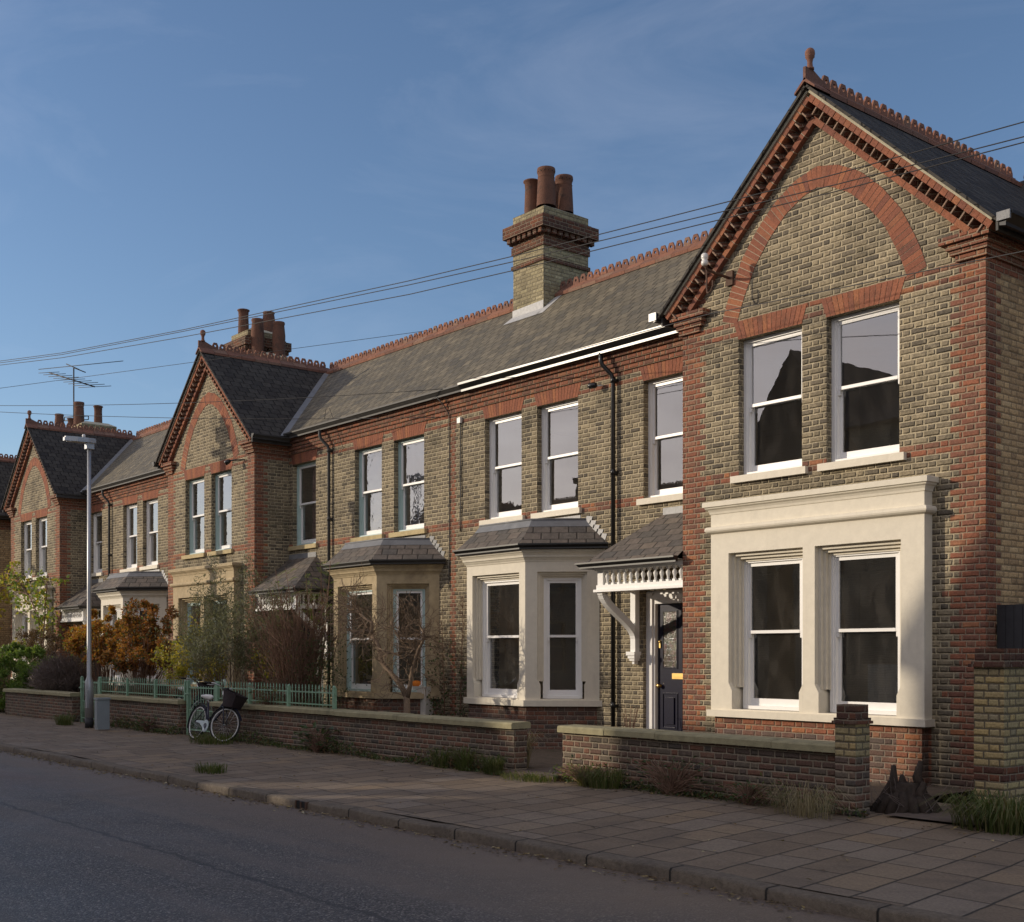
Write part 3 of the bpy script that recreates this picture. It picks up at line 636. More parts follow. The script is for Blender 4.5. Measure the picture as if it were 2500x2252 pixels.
def chimney(house, x0, x1, y0, y1, zb, ztop=10.72, pots=(), seed=1):
    mb = MB(); b = lambda e, za, zc, m: mb.box(x0 - e, x1 + e, y0 - e, y1 + e, za, zc, m)
    k = ztop - 10.72
    b(0, zb, 9.62 + k, 0); b(.035, 9.62 + k, 9.70 + k, 1); b(.003, 9.70 + k, 9.93 + k, 0); b(.03, 9.93 + k, 10.09 + k, 1); b(.006, 10.09 + k, 10.16 + k, 1)
    b(.02, 10.16 + k, 10.26 + k, 1)
    def dent(p, q, fx):
        n = max(2, int((q - p) / .15))
        for i in range(n):
            c = p + (q - p) * (i + .5) / n; fx(c)
    dent(x0 - .1, x1 + .1, lambda c: (mb.box(c - .05, c + .05, y0 - .12, y0, 10.16 + k, 10.255 + k, 1), mb.box(c - .05, c + .05, y1, y1 + .12, 10.16 + k, 10.255 + k, 1)))
    dent(y0 - .05, y1 + .05, lambda c: (mb.box(x0 - .12, x0, c - .05, c + .05, 10.161 + k, 10.256 + k, 1), mb.box(x1, x1 + .12, c - .05, c + .05, 10.161 + k, 10.256 + k, 1)))
    b(.16, 10.26 + k, 10.50 + k, 1); b(.05, 10.50 + k, 10.56 + k, 1); b(.004, 10.56 + k, 10.72 + k, 0)
    xa, xb, ya, yb = x0 - .01, x1 + .01, y0 - .01, y1 + .01; z = 10.72 + k; i_ = .24
    p = [(xa, ya, z), (xb, ya, z), (xb, yb, z), (xa, yb, z)]; q = [(xa + i_, ya + i_, z + .13), (xb - i_, ya + i_, z + .13), (xb - i_, yb - i_, z + .13), (xa + i_, yb - i_, z + .13)]
    mb.hexa(p + q, 2)
    c = mb.build('chimney', ['chimbrick', 'chimred', 'cement'], house)
    for (px, py, za, zt, kind) in pots:
        pm = MB(); h = zt - za
        if kind == 0:      # plain ringed roll-top pot
            prof = [(.155, 0)] + [pt for i in range(9) for pt in ((.155 - .002 * i, h * (.1 + .08 * i)), (.158 - .002 * i, h * (.12 + .08 * i)))] + [(.15, h * .93), (.175, h * .95), (.178, h * .985), (.16, h), (.13, h), (.13, h - .3)]
        elif kind == 1:    # tapered pot with pierced crown band
            prof = [(.20, 0), (.185, h * .4), (.172, h * .72), (.168, h * .74), (.178, h * .76), (.165, h * .79), (.178, h * .86), (.192, h * .93), (.185, h), (.14, h), (.14, h - .3)]
        else:              # bulged pot
            prof = [(.165, 0), (.18, h * .2), (.185, h * .6), (.165, h * .82), (.155, h * .9), (.175, h * .96), (.165, h), (.13, h), (.13, h - .3)]
        pm.lathe(prof, (px, py, za), 20, 0, True, None, False)
        if kind == 1:
            for j in range(14):
                an = 2 * math.pi * j / 14; rr = .183
                pm.lathe([(.011, 0), (.011, .006)], (px + rr * math.cos(an), py + rr * math.sin(an), za + h * .895), 6, 1, False, (math.cos(an), math.sin(an), 0))
        pm.build('chimney_pot', ['potclay', 'rubber'], c)
    return c
def gutter_path(mb, pts, r=.055, m=0, th=.008):
    """open half-round/ogee channel along pts (each a point on the back edge)"""
    prof = [(0, .0), (0, -.09), (.044, -.1), (.05, -.1), (.05, -.074), (.062, -.062), (.088, -.034), (.10, -.026), (.104, -.026), (.104, 0), (.092, 0), (.07, -.05), (.03, -.07), (.01, -.06), (.01, 0)]
    pts = [Vector(p) for p in pts]; vs = []
    for i, p in enumerate(pts):
        d1 = (pts[i] - pts[i - 1]).normalized() if i else None; d2 = (pts[i + 1] - pts[i]).normalized() if i < len(pts) - 1 else None
        n1 = d1.cross(UP) if d1 else None; n2 = d2.cross(UP) if d2 else None
        if n1 is None: n = n2
        elif n2 is None: n = n1
        else: n = (n1 + n2) / (1 + n1.dot(n2))
        for (a, z) in prof: vs.append(p + n * a * (r / .055) + UP * z * (r / .055))
    K = len(prof)
    fs = [(i * K + k, (i + 1) * K + k, (i + 1) * K + (k + 1) % K, i * K + (k + 1) % K) for i in range(len(pts) - 1) for k in range(K)]
    fs += [tuple(range(9, -1, -1)), tuple((len(pts) - 1) * K + k for k in range(10))]
    mb.raw(vs, fs, m)
ARC_O = [(-1.61, 6.34), (-1.54, 6.55), (-1.44, 6.78), (-1.25, 7.15), (-.98, 7.49), (-.67, 7.78), (-.33, 7.97), (0, 8.05)]
ARC_O = ARC_O + [(-x, z) for x, z in ARC_O[-2::-1]]
def arch(par, xg, y, off=.275):
    pts = []
    for a, b in zip(ARC_O, ARC_O[1:]):
        for k in range(8): pts.append((a[0] + (b[0] - a[0]) * k / 8, a[1] + (b[1] - a[1]) * k / 8))
    pts.append(ARC_O[-1])
    s = [0]
    for a, b in zip(pts, pts[1:]): s.append(s[-1] + math.hypot(b[0] - a[0], b[1] - a[1]))
    def at(t):
        for i in range(len(s) - 1):
            if s[i + 1] >= t:
                f = (t - s[i]) / (s[i + 1] - s[i]); a, b = pts[i], pts[i + 1]
                a0, b0 = pts[max(0, i - 5)], pts[min(len(pts) - 1, i + 6)]
                tx, tz = b0[0] - a0[0], b0[1] - a0[1]; L = math.hypot(tx, tz)
                return (a[0] + (b[0] - a[0]) * f, a[1] + (b[1] - a[1]) * f, tz / L, -tx / L)
        return (*pts[-1], 1, 0)
    n = 58; mb = MB(); T = s[-1]; k = .965
    for i in range(n):
        a = at(T * (i / n) + .004); b = at(T * ((i + 1) / n) - .004)
        o1, o2 = (a[0], a[1]), (b[0], b[1]); i1 = (a[0] + a[2] * off, a[1] + a[3] * off); i2 = (b[0] + b[2] * off, b[1] + b[3] * off)
        mb.prism([(xg + p[0], y - .008, p[1]) for p in (o1, o2, i2, i1)], (0, .03, 0))
        mb.prism([(xg + p[0], y - .003, p[1]) for p in (at(T * i / n)[:2], at(T * (i + 1) / n)[:2], (at(T * (i + 1) / n)[0] + at(T * (i + 1) / n)[2] * off, at(T * (i + 1) / n)[1] + at(T * (i + 1) / n)[3] * off), (at(T * i / n)[0] + at(T * i / n)[2] * off, at(T * i / n)[1] + at(T * i / n)[3] * off))], (0, .02, 0), 1)
    mb.build('gable_arch', ['voussoir', 'cement'], par)
def rake(par, xg, y, hw=2.57, za=9.02, ze=6.63):
    mb = MB(); L = math.hypot(hw, za - ze); rr = random.Random(int(-xg))
    for sg in (-1, 1):
        Sv = Vector((sg * hw / L, 0, -(za - ze) / L)); Nv = Vector((-sg * (za - ze) / L, 0, -hw / L)); A = Vector((xg, 0, za)); tan = (za - ze) / hw
        bx = lambda s0, s1, n0, n1, y0, y1, m: mb.obox(A + Sv * s0 + Nv * n0 + Y * y0, Sv * (s1 - s0), Nv * (n1 - n0), Y * (y1 - y0), m)
        bx(.03 * tan, L, 0, .035, y - .20, y, 1)                             # cement verge fillet
        s = .09 * tan
        while s < L - .06: bx(s, s + .098 + rr.uniform(-.004, .004), .037, .118, y - .18 - rr.uniform(0, .006), y, 0); s += .108
        bx(.08 * tan, L - .02, .036, .117, y - .172, y, 1)
        bx(.165 * tan, L - .03, .117, .232, y - .03, y + .02, 2)            # dog-tooth back and teeth in darker brick, recess shade put into the colour
        s = .20 * tan + .02
        f = lambda ss, nn, yy: A + Sv * ss + Nv * nn + Y * yy
        while s < L - .15:
            p0, p1, pa = s, s + .135, s + .0675; t0, t1 = .122, .228
            mb.raw([f(p0, t0, y - .03), f(p1, t0, y - .03), f(pa, t0, y - .165), f(p0, t1, y - .03), f(p1, t1, y - .03), f(pa, t1, y - .165)], [(0, 1, 2), (5, 4, 3), (0, 2, 5, 3), (2, 1, 4, 5)] if sg < 0 else [(2, 1, 0), (3, 4, 5), (3, 5, 2, 0), (5, 4, 1, 2)], 2)
            bx(pa - .009, pa + .009, t0 + .002, t1 - .002, y - .172, y - .15, 3)  # paler fins along the tooth edges, caught light put into the colour
            s += .15
        s = .27 * tan
        while s < L - .2: bx(s, s + .222, .234, .31, y - .085 - rr.uniform(0, .004), y, 0); s += .232
        bx(.265 * tan, L - .12, .233, .308, y - .08, y, 1)
    mb.build('gable_cornice', ['voussoir', 'cement', 'chimred', 'dogtooth_glint'], par)
def kneelers(par, xl, xr, y, ret=None):
    for sg, xe in ((-1, xl), (1, xr)):
        mb = MB()
        for (z0, z1, p, w) in ((6.285, 6.36, .045, .36), (6.36, 6.42, .075, .42), (6.42, 6.49, .105, .45), (6.49, 6.575, .15, .52)):
            a, b = (xe - .8 * p, xe + w) if sg < 0 else (xe - w, xe + .8 * p)
            mb.box(a, b, y - p, y - .001, z0, z1)
            if ret:   # the courses carry on along the side wall under the eaves
                e = .8 * p
                if sg < 0: mb.box(xe - e, xe + .01, y - .001, ret[0], z0, z1)
                else: mb.box(xe - .01, xe + e, y - .001, ret[1], z0, z1)
        mb.build('kneeler', 'red', par)
def gable(house, xg, ybackL, ybackR, win, fm, sm, glass, sillm, yr_back, curt=(None, None), side_mats=('yellow', 'red'), right_eave=None):
    hw = 2.37; xl, xr = xg - hw, xg + hw
    mb = MB(); ops = [(a, b, 4.13, 6.03) for a, b in win] + [(xg - 1.38, xg - .08, .88, 3.05), (xg + .08, xg + 1.37, .88, 3.05)]
    def red(r, z):
        w = .45 if r % 2 else .335
        if r in (14, 15, 30, 31): w += .11
        L = [(xl, xl + w), (xr - w, xr)]
        if 4.05 <= z < 4.2 or 6.075 <= z < 6.15 or 6.225 <= z < 6.3: return [(xl, xr)]
        if z < .76: L.append((xl + .7, xr - .7))
        return L
    clip = lambda z: (xl, xr) if z < 6.5 else (xg - max(0, (8.99 - z) / 2.42 * 2.58), xg + max(0, (8.99 - z) / 2.42 * 2.58))
    wall(mb, lambda u, z: Vector((u, YG, z)), xl, xr, 0, 8.95, ops, red, clip)
    for o in ops: reveal(mb, Vector((0, YG, 0)), X, Y, o[0], o[1], o[2], o[3], .24)
    rs = lambda r, z, y0: [(y0, y0 + (.34 if r % 2 else .23))] + ([(y0, 99)] if z > 6.15 else [])
    def redR(r, z): return [(YG, 99)] if z > 6.15 else [(YG, YG + (.34 if r % 2 else .23))]
    wall(mb, lambda u, z: Vector((xr, u, z)), YG, ybackR, 0, 6.62, (), redR, m0=2, m1=1)
    def redL(r, z): return [(-99, -YG)] if z > 6.15 else [(-YG - (.34 if r % 2 else .23), -YG)]
    wall(mb, lambda u, z: Vector((xl, -u, z)), -ybackL, -YG, 0, 6.62, (), redL, m0=2, m1=1)
    w = mb.build('gable_wall', ['yellow', 'red', side_mats[0]], house)
    for i, (a, b) in enumerate(win):
        sash(house, Vector((0, YG, 0)), X, Y, a, b, 4.13, 6.03, fm, sm, glass, .11, .10, sillm, None, curt[i])
        lintel(house, (a + b) / 2, b - a, YG)
    arch(house, xg, YG); rake(house, xg, YG); kneelers(house, xl, xr, YG, (ybackL - .02, ybackR - .02))
    # roof
    mb = MB(); ye, xo, ze = YG - .25, 2.66, 6.585; t = .035
    m = (ZR + .05 - ze) / xo
    for sg in (-1, 1):
        yv = YM - .3 if (sg > 0 and ybackR < 15) or (sg < 0 and ybackL < 15) else yr_back
        poly = [Vector((xg, ye, ZR + .05)), Vector((xg, yr_back, ZR + .05)), Vector((xg + sg * xo, yv, ze)), Vector((xg + sg * xo, ye, ze))]
        nrm = Vector((sg * m, 0, 1)).normalized(); mb.prism(poly, -nrm * t)
    for sg, yq in ((-1, ybackL if ybackL < 15 else yr_back), (1, ybackR if ybackR < 15 else yr_back)):
        fs = MB()      # fascia and soffit boards under the slates
        fs.box(xg + sg * 2.38, xg + sg * 2.655, ye + .26, yq - .06, 6.56, 6.60); fs.box(xg + sg * 2.60, xg + sg * 2.63, ye + .06, yq - .06, 6.47, 6.58)
        fs.build('fascia_board', 'oldgutter', house)
    rf = mb.build('gable_roof', 'shadeslate', house)
    mb = MB(); crest(mb, (xg, ye + .33, ZR + .06), (xg, yr_back - .05, ZR + .06)); mb.build('ridge_tiles', 'terracotta', rf)
    mb = MB()      # finial block and ball
    mb.prism([(xg - .16, ye - .02, ZR - .03), (xg, ye - .02, ZR + .12), (xg + .16, ye - .02, ZR - .03), (xg + .16, ye - .02, ZR - .06), (xg, ye - .02, ZR + .07), (xg - .16, ye - .02, ZR - .06)][::-1], (0, .36, 0))
    mb.prism([(xg - .02, ye - .02, ZR + .09), (xg - .02, ye - .02, ZR + .26), (xg - .02, ye + .14, ZR + .26), (xg - .02, ye + .36, ZR + .17), (xg - .02, ye + .36, ZR + .09)], (.04, 0, 0))
    mb.lathe([(.055, 0), (.055, .025), (.038, .03), (.038, .05), (.034, .10), (.042, .14), (.062, .165), (.060, .18), (.067, .21), (.062, .245), (.045, .27), (.02, .285), (0.001, .29)], (xg, ye + .10, ZR + .25), 14)
    mb.build('finial', 'terracotta', rf)
    return rf
def sun_bay(house, xg, mt, fm, sm, glass, yb=13.13, curt=(None, None)):
    """shallow two-light ground-floor bay with entablature"""
    x0, x1 = xg - 1.68, xg + 1.68; mb = MB()
    ops = [(xg - 1.36, xg - .10, .88, 3.045), (xg + .09, xg + 1.36, .88, 3.045)]
    wall(mb, lambda u, z: Vector((u, yb, z)), x0, x1, .86, 3.66, ops, None, None, False)
    for xx in (x0, x1): mb.face([(xx, yb, .86), (xx, YG, .86), (xx, YG, 3.66), (xx, yb, 3.66)][::(1 if xx == x1 else -1)])
    for o in ops:
        reveal(mb, Vector((0, yb, 0)), X, Y, o[0], o[1], o[2], o[3], .36)
        for (a, d0) in ((.045, .07), (.085, .12), (.12, .17)):     # stepped mouldings
            mb.box(o[0], o[0] + a, yb + d0, yb + .3, 1.18, o[3]); mb.box(o[1] - a, o[1], yb + d0, yb + .3, 1.18, o[3])
            mb.box(o[0], o[1], yb + d0 + .001, yb + .3, o[3] - a, o[3])
        for (p, sg) in ((o[0], 1), (o[1], -1)):                    # stop-chamfer blocks at the feet of the jambs
            mb.prism([(p, yb - .001, .88), (p + sg * .06, yb - .001, .88), (p + sg * .06, yb - .001, 1.14), (p, yb - .001, 1.25)], (0, .31, 0))
    for pr in ([(0, 3.325), (.02, 3.335), (.045, 3.345), (.062, 3.365), (.066, 3.385), (.06, 3.41), (.045, 3.425), (0, 3.432)], [(0, 3.60), (.012, 3.605), (.018, 3.635), (.035, 3.665), (.06, 3.68), (.066, 3.70), (.088, 3.705), (.09, 3.765), (.08, 3.775), (0, 3.785)]):
        rings = [[(x0 - e, YG - .001, z), (x0 - e, yb - e, z), (x1 + e, yb - e, z), (x1 + e, YG - .001, z)] for e, z in pr]
        for a, b_ in zip(rings, rings[1:]):
            for k in range(3): mb.face([a[k], a[k + 1], b_[k + 1], b_[k]])
    mb.box(x0 - .04, x1 + .04, yb - .05, YG + .3, .77, .86)
    b = mb.build('ground_floor_bay', mt, house)
    mb = MB(); wall(mb, lambda u, z: Vector((u, yb + .03, z)), x0 + .05, x1 - .05, 0, .775, (), lambda r, z: [(x0, x1)] if r in (8, 9, 10) else [(x1 - .4, x1)])
    for xx in (x0 + .05, x1 - .05):
        P = (lambda u, z, xx=xx: Vector((xx, u, z))) if xx > xg else (lambda u, z, xx=xx: Vector((xx, -u, z)))
        u0, u1 = (yb + .03, YG) if xx > xg else (-YG, -yb - .03)
        wall(mb, P, u0, u1, 0, .775)
    mb.build('plinth', ['plinth', 'red'], b)
    for i, o in enumerate(ops):
        sash(house, Vector((0, yb, 0)), X, Y, o[0] + .10, o[1] - .10, .885, 2.95, fm, sm, glass, .19, None, None, b, curt[i])
    return b
def canted_bay(house, xc, mt, fm, sm, glass, gut, roofm='bayslate', curt=(None, None, None), hw=.81, cw=.87, side=.5):
    yf = 13.3; mb = MB(); p = [Vector((xc - hw - cw, YM, 0)), Vector((xc - hw, yf, 0)), Vector((xc + hw, yf, 0)), Vector((xc + hw + cw, YM, 0))]
    rec = []
    for i in range(3):
        O = p[i]; U = (p[i + 1] - p[i]); L = U.length; U.normalize(); IN = UP.cross(U)
        o = (.16, L - .16, .88, 3.03) if i == 1 else (L / 2 - .42, L / 2 + .42, .88, 3.03)
        wall(mb, lambda u, z: O + U * u + UP * z, 0, L, .86, 3.4, [o], None, None, False)
        reveal(mb, O, U, IN, *o, .3)
        for (a, d0) in ((.04, .06), (.07, .10), (.10, .14)):
            lbox(mb, O, U, IN, o[0], o[0] + a, d0, .26, 1.18, o[3]); lbox(mb, O, U, IN, o[1] - a, o[1], d0, .26, 1.18, o[3]); lbox(mb, O, U, IN, o[0], o[1], d0 + .001, .26, o[3] - a, o[3])
        for (q, sg) in ((o[0], 1), (o[1], -1)):
            A = O + U * q - IN * .001
            mb.prism([A + UP * .88, A + U * sg * .05 + UP * .88, A + U * sg * .05 + UP * 1.12, A + UP * 1.22], IN * .27)
        rec.append((O, U, IN, o))
    def ring(e, z0, z1, mbx, m=0, ins=0.0):
        def off(e):
            k = math.tan(R(22.7)) * e
            return [Vector((xc - hw - cw - e * 1.38, YM + .02, 0)), Vector((xc - hw - k, yf - e, 0)), Vector((xc + hw + k, yf - e, 0)), Vector((xc + hw + cw + e * 1.38, YM + .02, 0))]
        a = off(e)
        mbx.prism([v + UP * z0 for v in a], UP * (z1 - z0), m)
        return off
    off = ring(.06, .76, .86, mb)
    pr = [(0, 3.20), (.015, 3.205), (.02, 3.225), (.04, 3.25), (.05, 3.27), (.07, 3.275), (.075, 3.31), (.10, 3.345), (.12, 3.36), (.125, 3.40)]
    rings = [[v + UP * z for v in off(e)] for e, z in pr]
    for a, c_ in zip(rings, rings[1:]):
        for k in range(3): mb.face([a[k], a[k + 1], c_[k + 1], c_[k]])
    mb.face(rings[-1])
    b = mb.build('bay_window', mt, house)
    mb = MB(); off = ring(-.03, 0, .761, mb); mb.build('plinth', ['plinth'], b)
    for i, (O, U, IN, o) in enumerate(rec):
        sash(house, O, U, IN, o[0] + .085, o[1] - .085, .885, 2.945, fm, sm, glass, .155, None, None, b, curt[i])
    a, c, dd = off(.17), off(-.13), off(-.22)
    mb = MB(); A = [v + UP * 3.50 for v in a]; B = [v + UP * 3.80 for v in c]; Cc = [v + UP * 3.93 for v in dd]
    for i in range(3):
        mb.face([A[i], A[i + 1], B[i + 1], B[i]], 0)
        mb.face([B[i] + UP * .006, B[i + 1] + UP * .006, Cc[i + 1], Cc[i]], 1)
    mb.face(Cc, 1); mb.face([v - UP * .03 for v in A][::-1], 2)
    for i in range(3): mb.face([A[i] - UP * .03, A[i + 1] - UP * .03, A[i + 1], A[i]], 2)
    mb.tube([Cc[0] + UP * .01, Cc[1] + UP * .01, Cc[2] + UP * .01, Cc[3] + UP * .01], .016, 6, 1)
    mb.build('bay_roof', [roofm, 'lead', 'oldgutter'], b)
    mb = MB(); q = off(.155)
    gutter_path(mb, [Vector((q[0].x, YM - .01, 3.50)), q[1] + UP * 3.49, q[2] + UP * 3.49, Vector((q[3].x, YM - .01, 3.50))], .05)
    mb.build('gutter', gut, b)
    mb = MB(); x1 = xc + hw + cw      # lead flashing dressed into the brickwork
    mb.box(xc - 1.2, xc + 1.22, YM - .012, YM - .003, 3.92, 4.02)
    for k in range(5):
        za = 3.90 - k * .08; mb.prism([(x1 - .34 + k * .085, YM - .01, za + .02), (x1 - .30 + k * .085, YM - .01, za + .09), (x1 - .16 + k * .088, YM - .01, za + .07), (x1 - .22 + k * .088, YM - .01, za - .06)], (0, .007, 0))
    mb.build('flashing', 'flash' if mt == 'cream' else 'lead', b)
    return b
def porch(house, xw, sg, gut, bal='white', xe=None):
    """open porch hood between the gable side wall at xw and its free end; sg = direction away from the gable"""
    xe = xw + sg * 1.86; y0 = 13.36; mb = MB()
    bx = lambda a, b, *r: mb.box(min(a, b), max(a, b), *r)
    bx(xw, xe + sg * .06, y0 - .05, y0 + .09, 2.62, 2.66); bx(xw, xe + sg * .02, y0 - .02, y0 + .07, 2.66, 2.73); bx(xw, xe + sg * .05, y0 - .03, y0 + .08, 2.955, 3.02)
    bx(xe - sg * .12, xe, y0 - .01, y0 + .09, 2.73, 2.955); bx(xw, xw + sg * .05, y0, y0 + .08, 2.73, 2.955)
    bx(xe - sg * .09, xe + sg * .03, y0 + .09, YM, 2.64, 2.73); bx(xe - sg * .09, xe + sg * .04, y0 + .09, YM, 2.955, 3.02)
    p = mb.build('porch', bal, house)
    n = 13
    for i in range(n):
        x = xw + sg * (.05 + (1.69) * (i + .5) / n); m = MB()
        m.box(x - .028, x + .028, y0 + .005, y0 + .061, 2.73, 2.762); m.box(x - .028, x + .028, y0 + .005, y0 + .061, 2.925, 2.955)
        m.lathe([(.016, 2.76), (.024, 2.775), (.018, 2.79), (.022, 2.81), (.036, 2.85), (.036, 2.875), (.018, 2.90), (.016, 2.91), (.026, 2.918), (.02, 2.927)], (x, y0 + .033, 0), 8)
        m.build('baluster', bal, p)
    for i in range(5):
        y = y0 + .09 + (YM - y0 - .12) * (i + .6) / 5.4; x = xe - sg * .03; m = MB()
        m.box(x - .028, x + .028, y - .028, y + .028, 2.73, 2.762); m.box(x - .028, x + .028, y - .028, y + .028, 2.925, 2.955)
        m.lathe([(.016, 2.76), (.024, 2.775), (.018, 2.79), (.022, 2.81), (.036, 2.85), (.036, 2.875), (.018, 2.90), (.016, 2.91), (.026, 2.918), (.02, 2.927)], (x, y, 0), 8)
        m.build('baluster', bal, p)
    m = MB(); xa = xe - sg * .09; xb = xe + sg * .02   # wall post and S-curved brace
    m.box(xa, xb, YM - .10, YM - .001, 1.68, 2.64)
    for (z0, z1, e) in ((1.62, 1.68, .04), (1.57, 1.62, .02), (1.53, 1.57, 0), (1.48, 1.53, -.03)): m.box(min(xa, xb) - e, max(xa, xb) + e, YM - .12 - e, YM - .001, z0, z1)
    N = 14; cur = []
    for i in range(N + 1):
        t = i / N; yy = YM - .06 - .70 * (t ** 1.0) - 0; zz = 1.95 + .68 * t + .13 * math.sin(2 * math.pi * t) * -1 * -1
        cur.append((YM - .05 - .74 * (3 * t * t - 2 * t ** 3), 1.90 + .74 * t))
    for (a, b) in zip(cur, cur[1:]):
        d = Vector((0, b[0] - a[0], b[1] - a[1])).normalized(); nn = Vector((0, -d.z, d.y)) * .055
        A, B_ = Vector((min(xa, xb), a[0], a[1])), Vector((min(xa, xb), b[0], b[1]))
        m.hexa([A - nn, A - nn + X * abs(xb - xa), A + nn + X * abs(xb - xa), A + nn, B_ - nn, B_ - nn + X * abs(xb - xa), B_ + nn + X * abs(xb - xa), B_ + nn])
    m.build('bracket', bal, p)
    m = MB(); yE = 13.17; xo = xe + sg * .17; zr, ze = 3.86, 3.06
    A = Vector((xw, yE, ze)); Bq = Vector((xo, yE, ze)); Cq = Vector((xo, YM, ze)); D = Vector((xe - sg * .62, YM, zr)); E = Vector((xw, YM, zr))
    f1 = [A, Bq, D, E]; f2 = [Bq, Cq, D]
    if sg > 0: m.face(f1); m.face(f2)
    else: m.face(f1[::-1]); m.face(f2[::-1])
    m.face([A - UP * .02, Bq - UP * .02, Cq - UP * .02, Vector((xw, YM, ze - .02))], 1)
    m.build('porch_roof', ['bayslate', 'white'], p)
    m = MB(); m.box(min(xw, D.x), max(xw, D.x), YM - .012, YM - .003, zr - .03, zr + .10); m.build('flashing', 'flash' if gut == 'blackgloss' else 'lead', p)
    m = MB()
    pts = [Vector((xw - sg * .0, yE + .02, ze + .02)), Vector((xo, yE + .02, ze + .02)), Vector((xo, YM - .02, ze + .02))]
    gutter_path(m, pts if sg > 0 else pts[::-1], .05); m.build('gutter', gut, p)
    return p
def downpipe(house, x, m, ztop=6.62, zend=.1, yg=13.98):
    mb = MB(); y = YM - .07
    mb.tube([(x - .14, yg, ztop), (x - .14, yg + .0, ztop - .12), (x - .12, yg + .02, ztop - .2), (x - .02, y - .02, ztop - .36), (x, y, ztop - .44), (x, y, zend)], .036, 10)
    for z in (ztop - .5, 4.6, 2.75, .75):
        if z > zend: mb.lathe([(.045, 0), (.045, .09)], (x, y, z), 10); mb.box(x - .06, x + .06, y, YM, z + .02, z + .06)
    mb.build('downpipe', m, house)
def main_range(house, x0, x1, ops, quoinsL=(), red_extra=None):
    mb = MB()
    def red(r, z):
        if 4.05 <= z < 4.2 or 6.075 <= z < 6.15 or z >= 6.225: return [(x0, x1)]
        w = .11 if r % 2 else .20
        L = [(q - w / 2, q + w / 2) for q in quoinsL]
        return L + ([(a, b) for a, b in red_extra(r, z)] if red_extra else [])
    wall(mb, lambda u, z: Vector((u, YM, z)), x0, x1, 0, 6.75, ops, red)
    for o in ops: reveal(mb, Vector((0, YM, 0)), X, Y, *o, .24)
    return mb
def range_cornice(house, x0, x1):
    mb = MB()
    for (z0, z1, p) in ((6.30, 6.37, .03), (6.38, 6.44, .055), (6.45, 6.52, .075), (6.53, 6.60, .12), (6.60, 6.68, .15)): mb.box(x0, x1, YM - p, YM - .001, z0, z1)
    mb.build('eaves_cornice', 'red', house)
def range_roof(house, x0, x1, cx0, cx1, gx=None):
    mb = MB(); ye, ze, yr = YM - .22, 6.72, 16.65
    zr = ze + ROOF_M * (yr - ye); n = Vector((0, -ROOF_M, 1)).normalized()
    mb.prism([(x0, ye, ze), (x1, ye, ze), (x1, yr, zr), (x0, yr, zr)], -n * .03)
    n2 = Vector((0, ROOF_M, 1)).normalized(); mb.prism([(x0, yr, zr), (x1, yr, zr), (x1, 2 * yr - ye, ze), (x0, 2 * yr - ye, ze)], -n2 * .03)
    r = mb.build('roof', 'slate', house)
    mb = MB(); crest(mb, (cx0, yr, zr + .02), (cx1, yr, zr + .02), .2); mb.build('ridge_tiles', 'terracotta', r)
    return r, zr
def valley(par, xg, sg):
    """lead valley between the gable roof and the range roof"""
    mb = MB(); xo = 2.66; top = Vector((xg + sg * .12, 16.62, ZR - .06)); bot = Vector((xg + sg * (xo - .02), 13.93, 6.64))
    s1 = Vector((sg * .085, 0, .0)); s2 = Vector((-sg * .05, -.08, .0)); l = UP * .035
    q = [bot + s2 + l * 1.6, bot + s1 + l, top + s1 + l, top + s2 + l * 1.6]
    mb.face(q if sg > 0 else q[::-1]); mb.build('valley_lead', 'lead', par)
def rooms(house, x0, x1, parts=(), yb=17.6):
    mb = MB()
    for z0, z1 in ((.13, 3.02), (3.25, 6.2)):
        mb.face([(x0, yb, z0), (x1, yb, z0), (x1, yb, z1), (x0, yb, z1)], 0)
        mb.face([(x0, YM + .02, z0), (x1, YM + .02, z0), (x1, yb, z0), (x0, yb, z0)], 1)
        mb.face([(x0, YM + .02, z1), (x0, yb, z1), (x1, yb, z1), (x1, YM + .02, z1)], 0)
        for q in parts: mb.box(q - .05, q + .05, YM + .3, yb, z0, z1, 0)
        for q in (x0, x1): mb.face([(q, YM, z0), (q, yb, z0), (q, yb, z1), (q, YM, z1)], 0)
    mb.build('room_interior', ['room', 'floorwood'], house)
def rear(house, x0, x1, y=19.4, ends=()):
    mb = MB(); wall(mb, lambda u, z: Vector((-u, y, z)), -x1, -x0, 0, 6.9, rows=False)
    for e, sg in ends:
        P = (lambda u, z: Vector((e, u, z))) if sg > 0 else (lambda u, z: Vector((e, -u, z)))
        u0, u1 = (YM, y) if sg > 0 else (-y, -YM)
        wall(mb, P, u0, u1, 0, 6.6, rows=False)
        t = [Vector((e, YM - .1, 6.6)), Vector((e, y + .1, 6.6)), Vector((e, 16.65, 8.95))]; mb.face(t if sg > 0 else t[::-1])
    mb.build('rear_wall', 'yellow', house)
# ------------------------------------------------------------------ the terrace
def rel(xg): return [(xg - 1.32, xg - .24), (xg + .15, xg + 1.23)]
OW = [(4.15, 6.05)]
def single_and_pair(house, ops, fm, sm, glass, sillm, curt):
    for o, c in zip(ops, curt):
        sash(house, Vector((0, YM, 0)), X, Y, o[0], o[1], o[2], o[3], fm, sm, glass, .11, .10, sillm, None, c)
        lintel(house, (o[0] + o[1]) / 2, o[1] - o[0], YM, 6.05, 6.29)

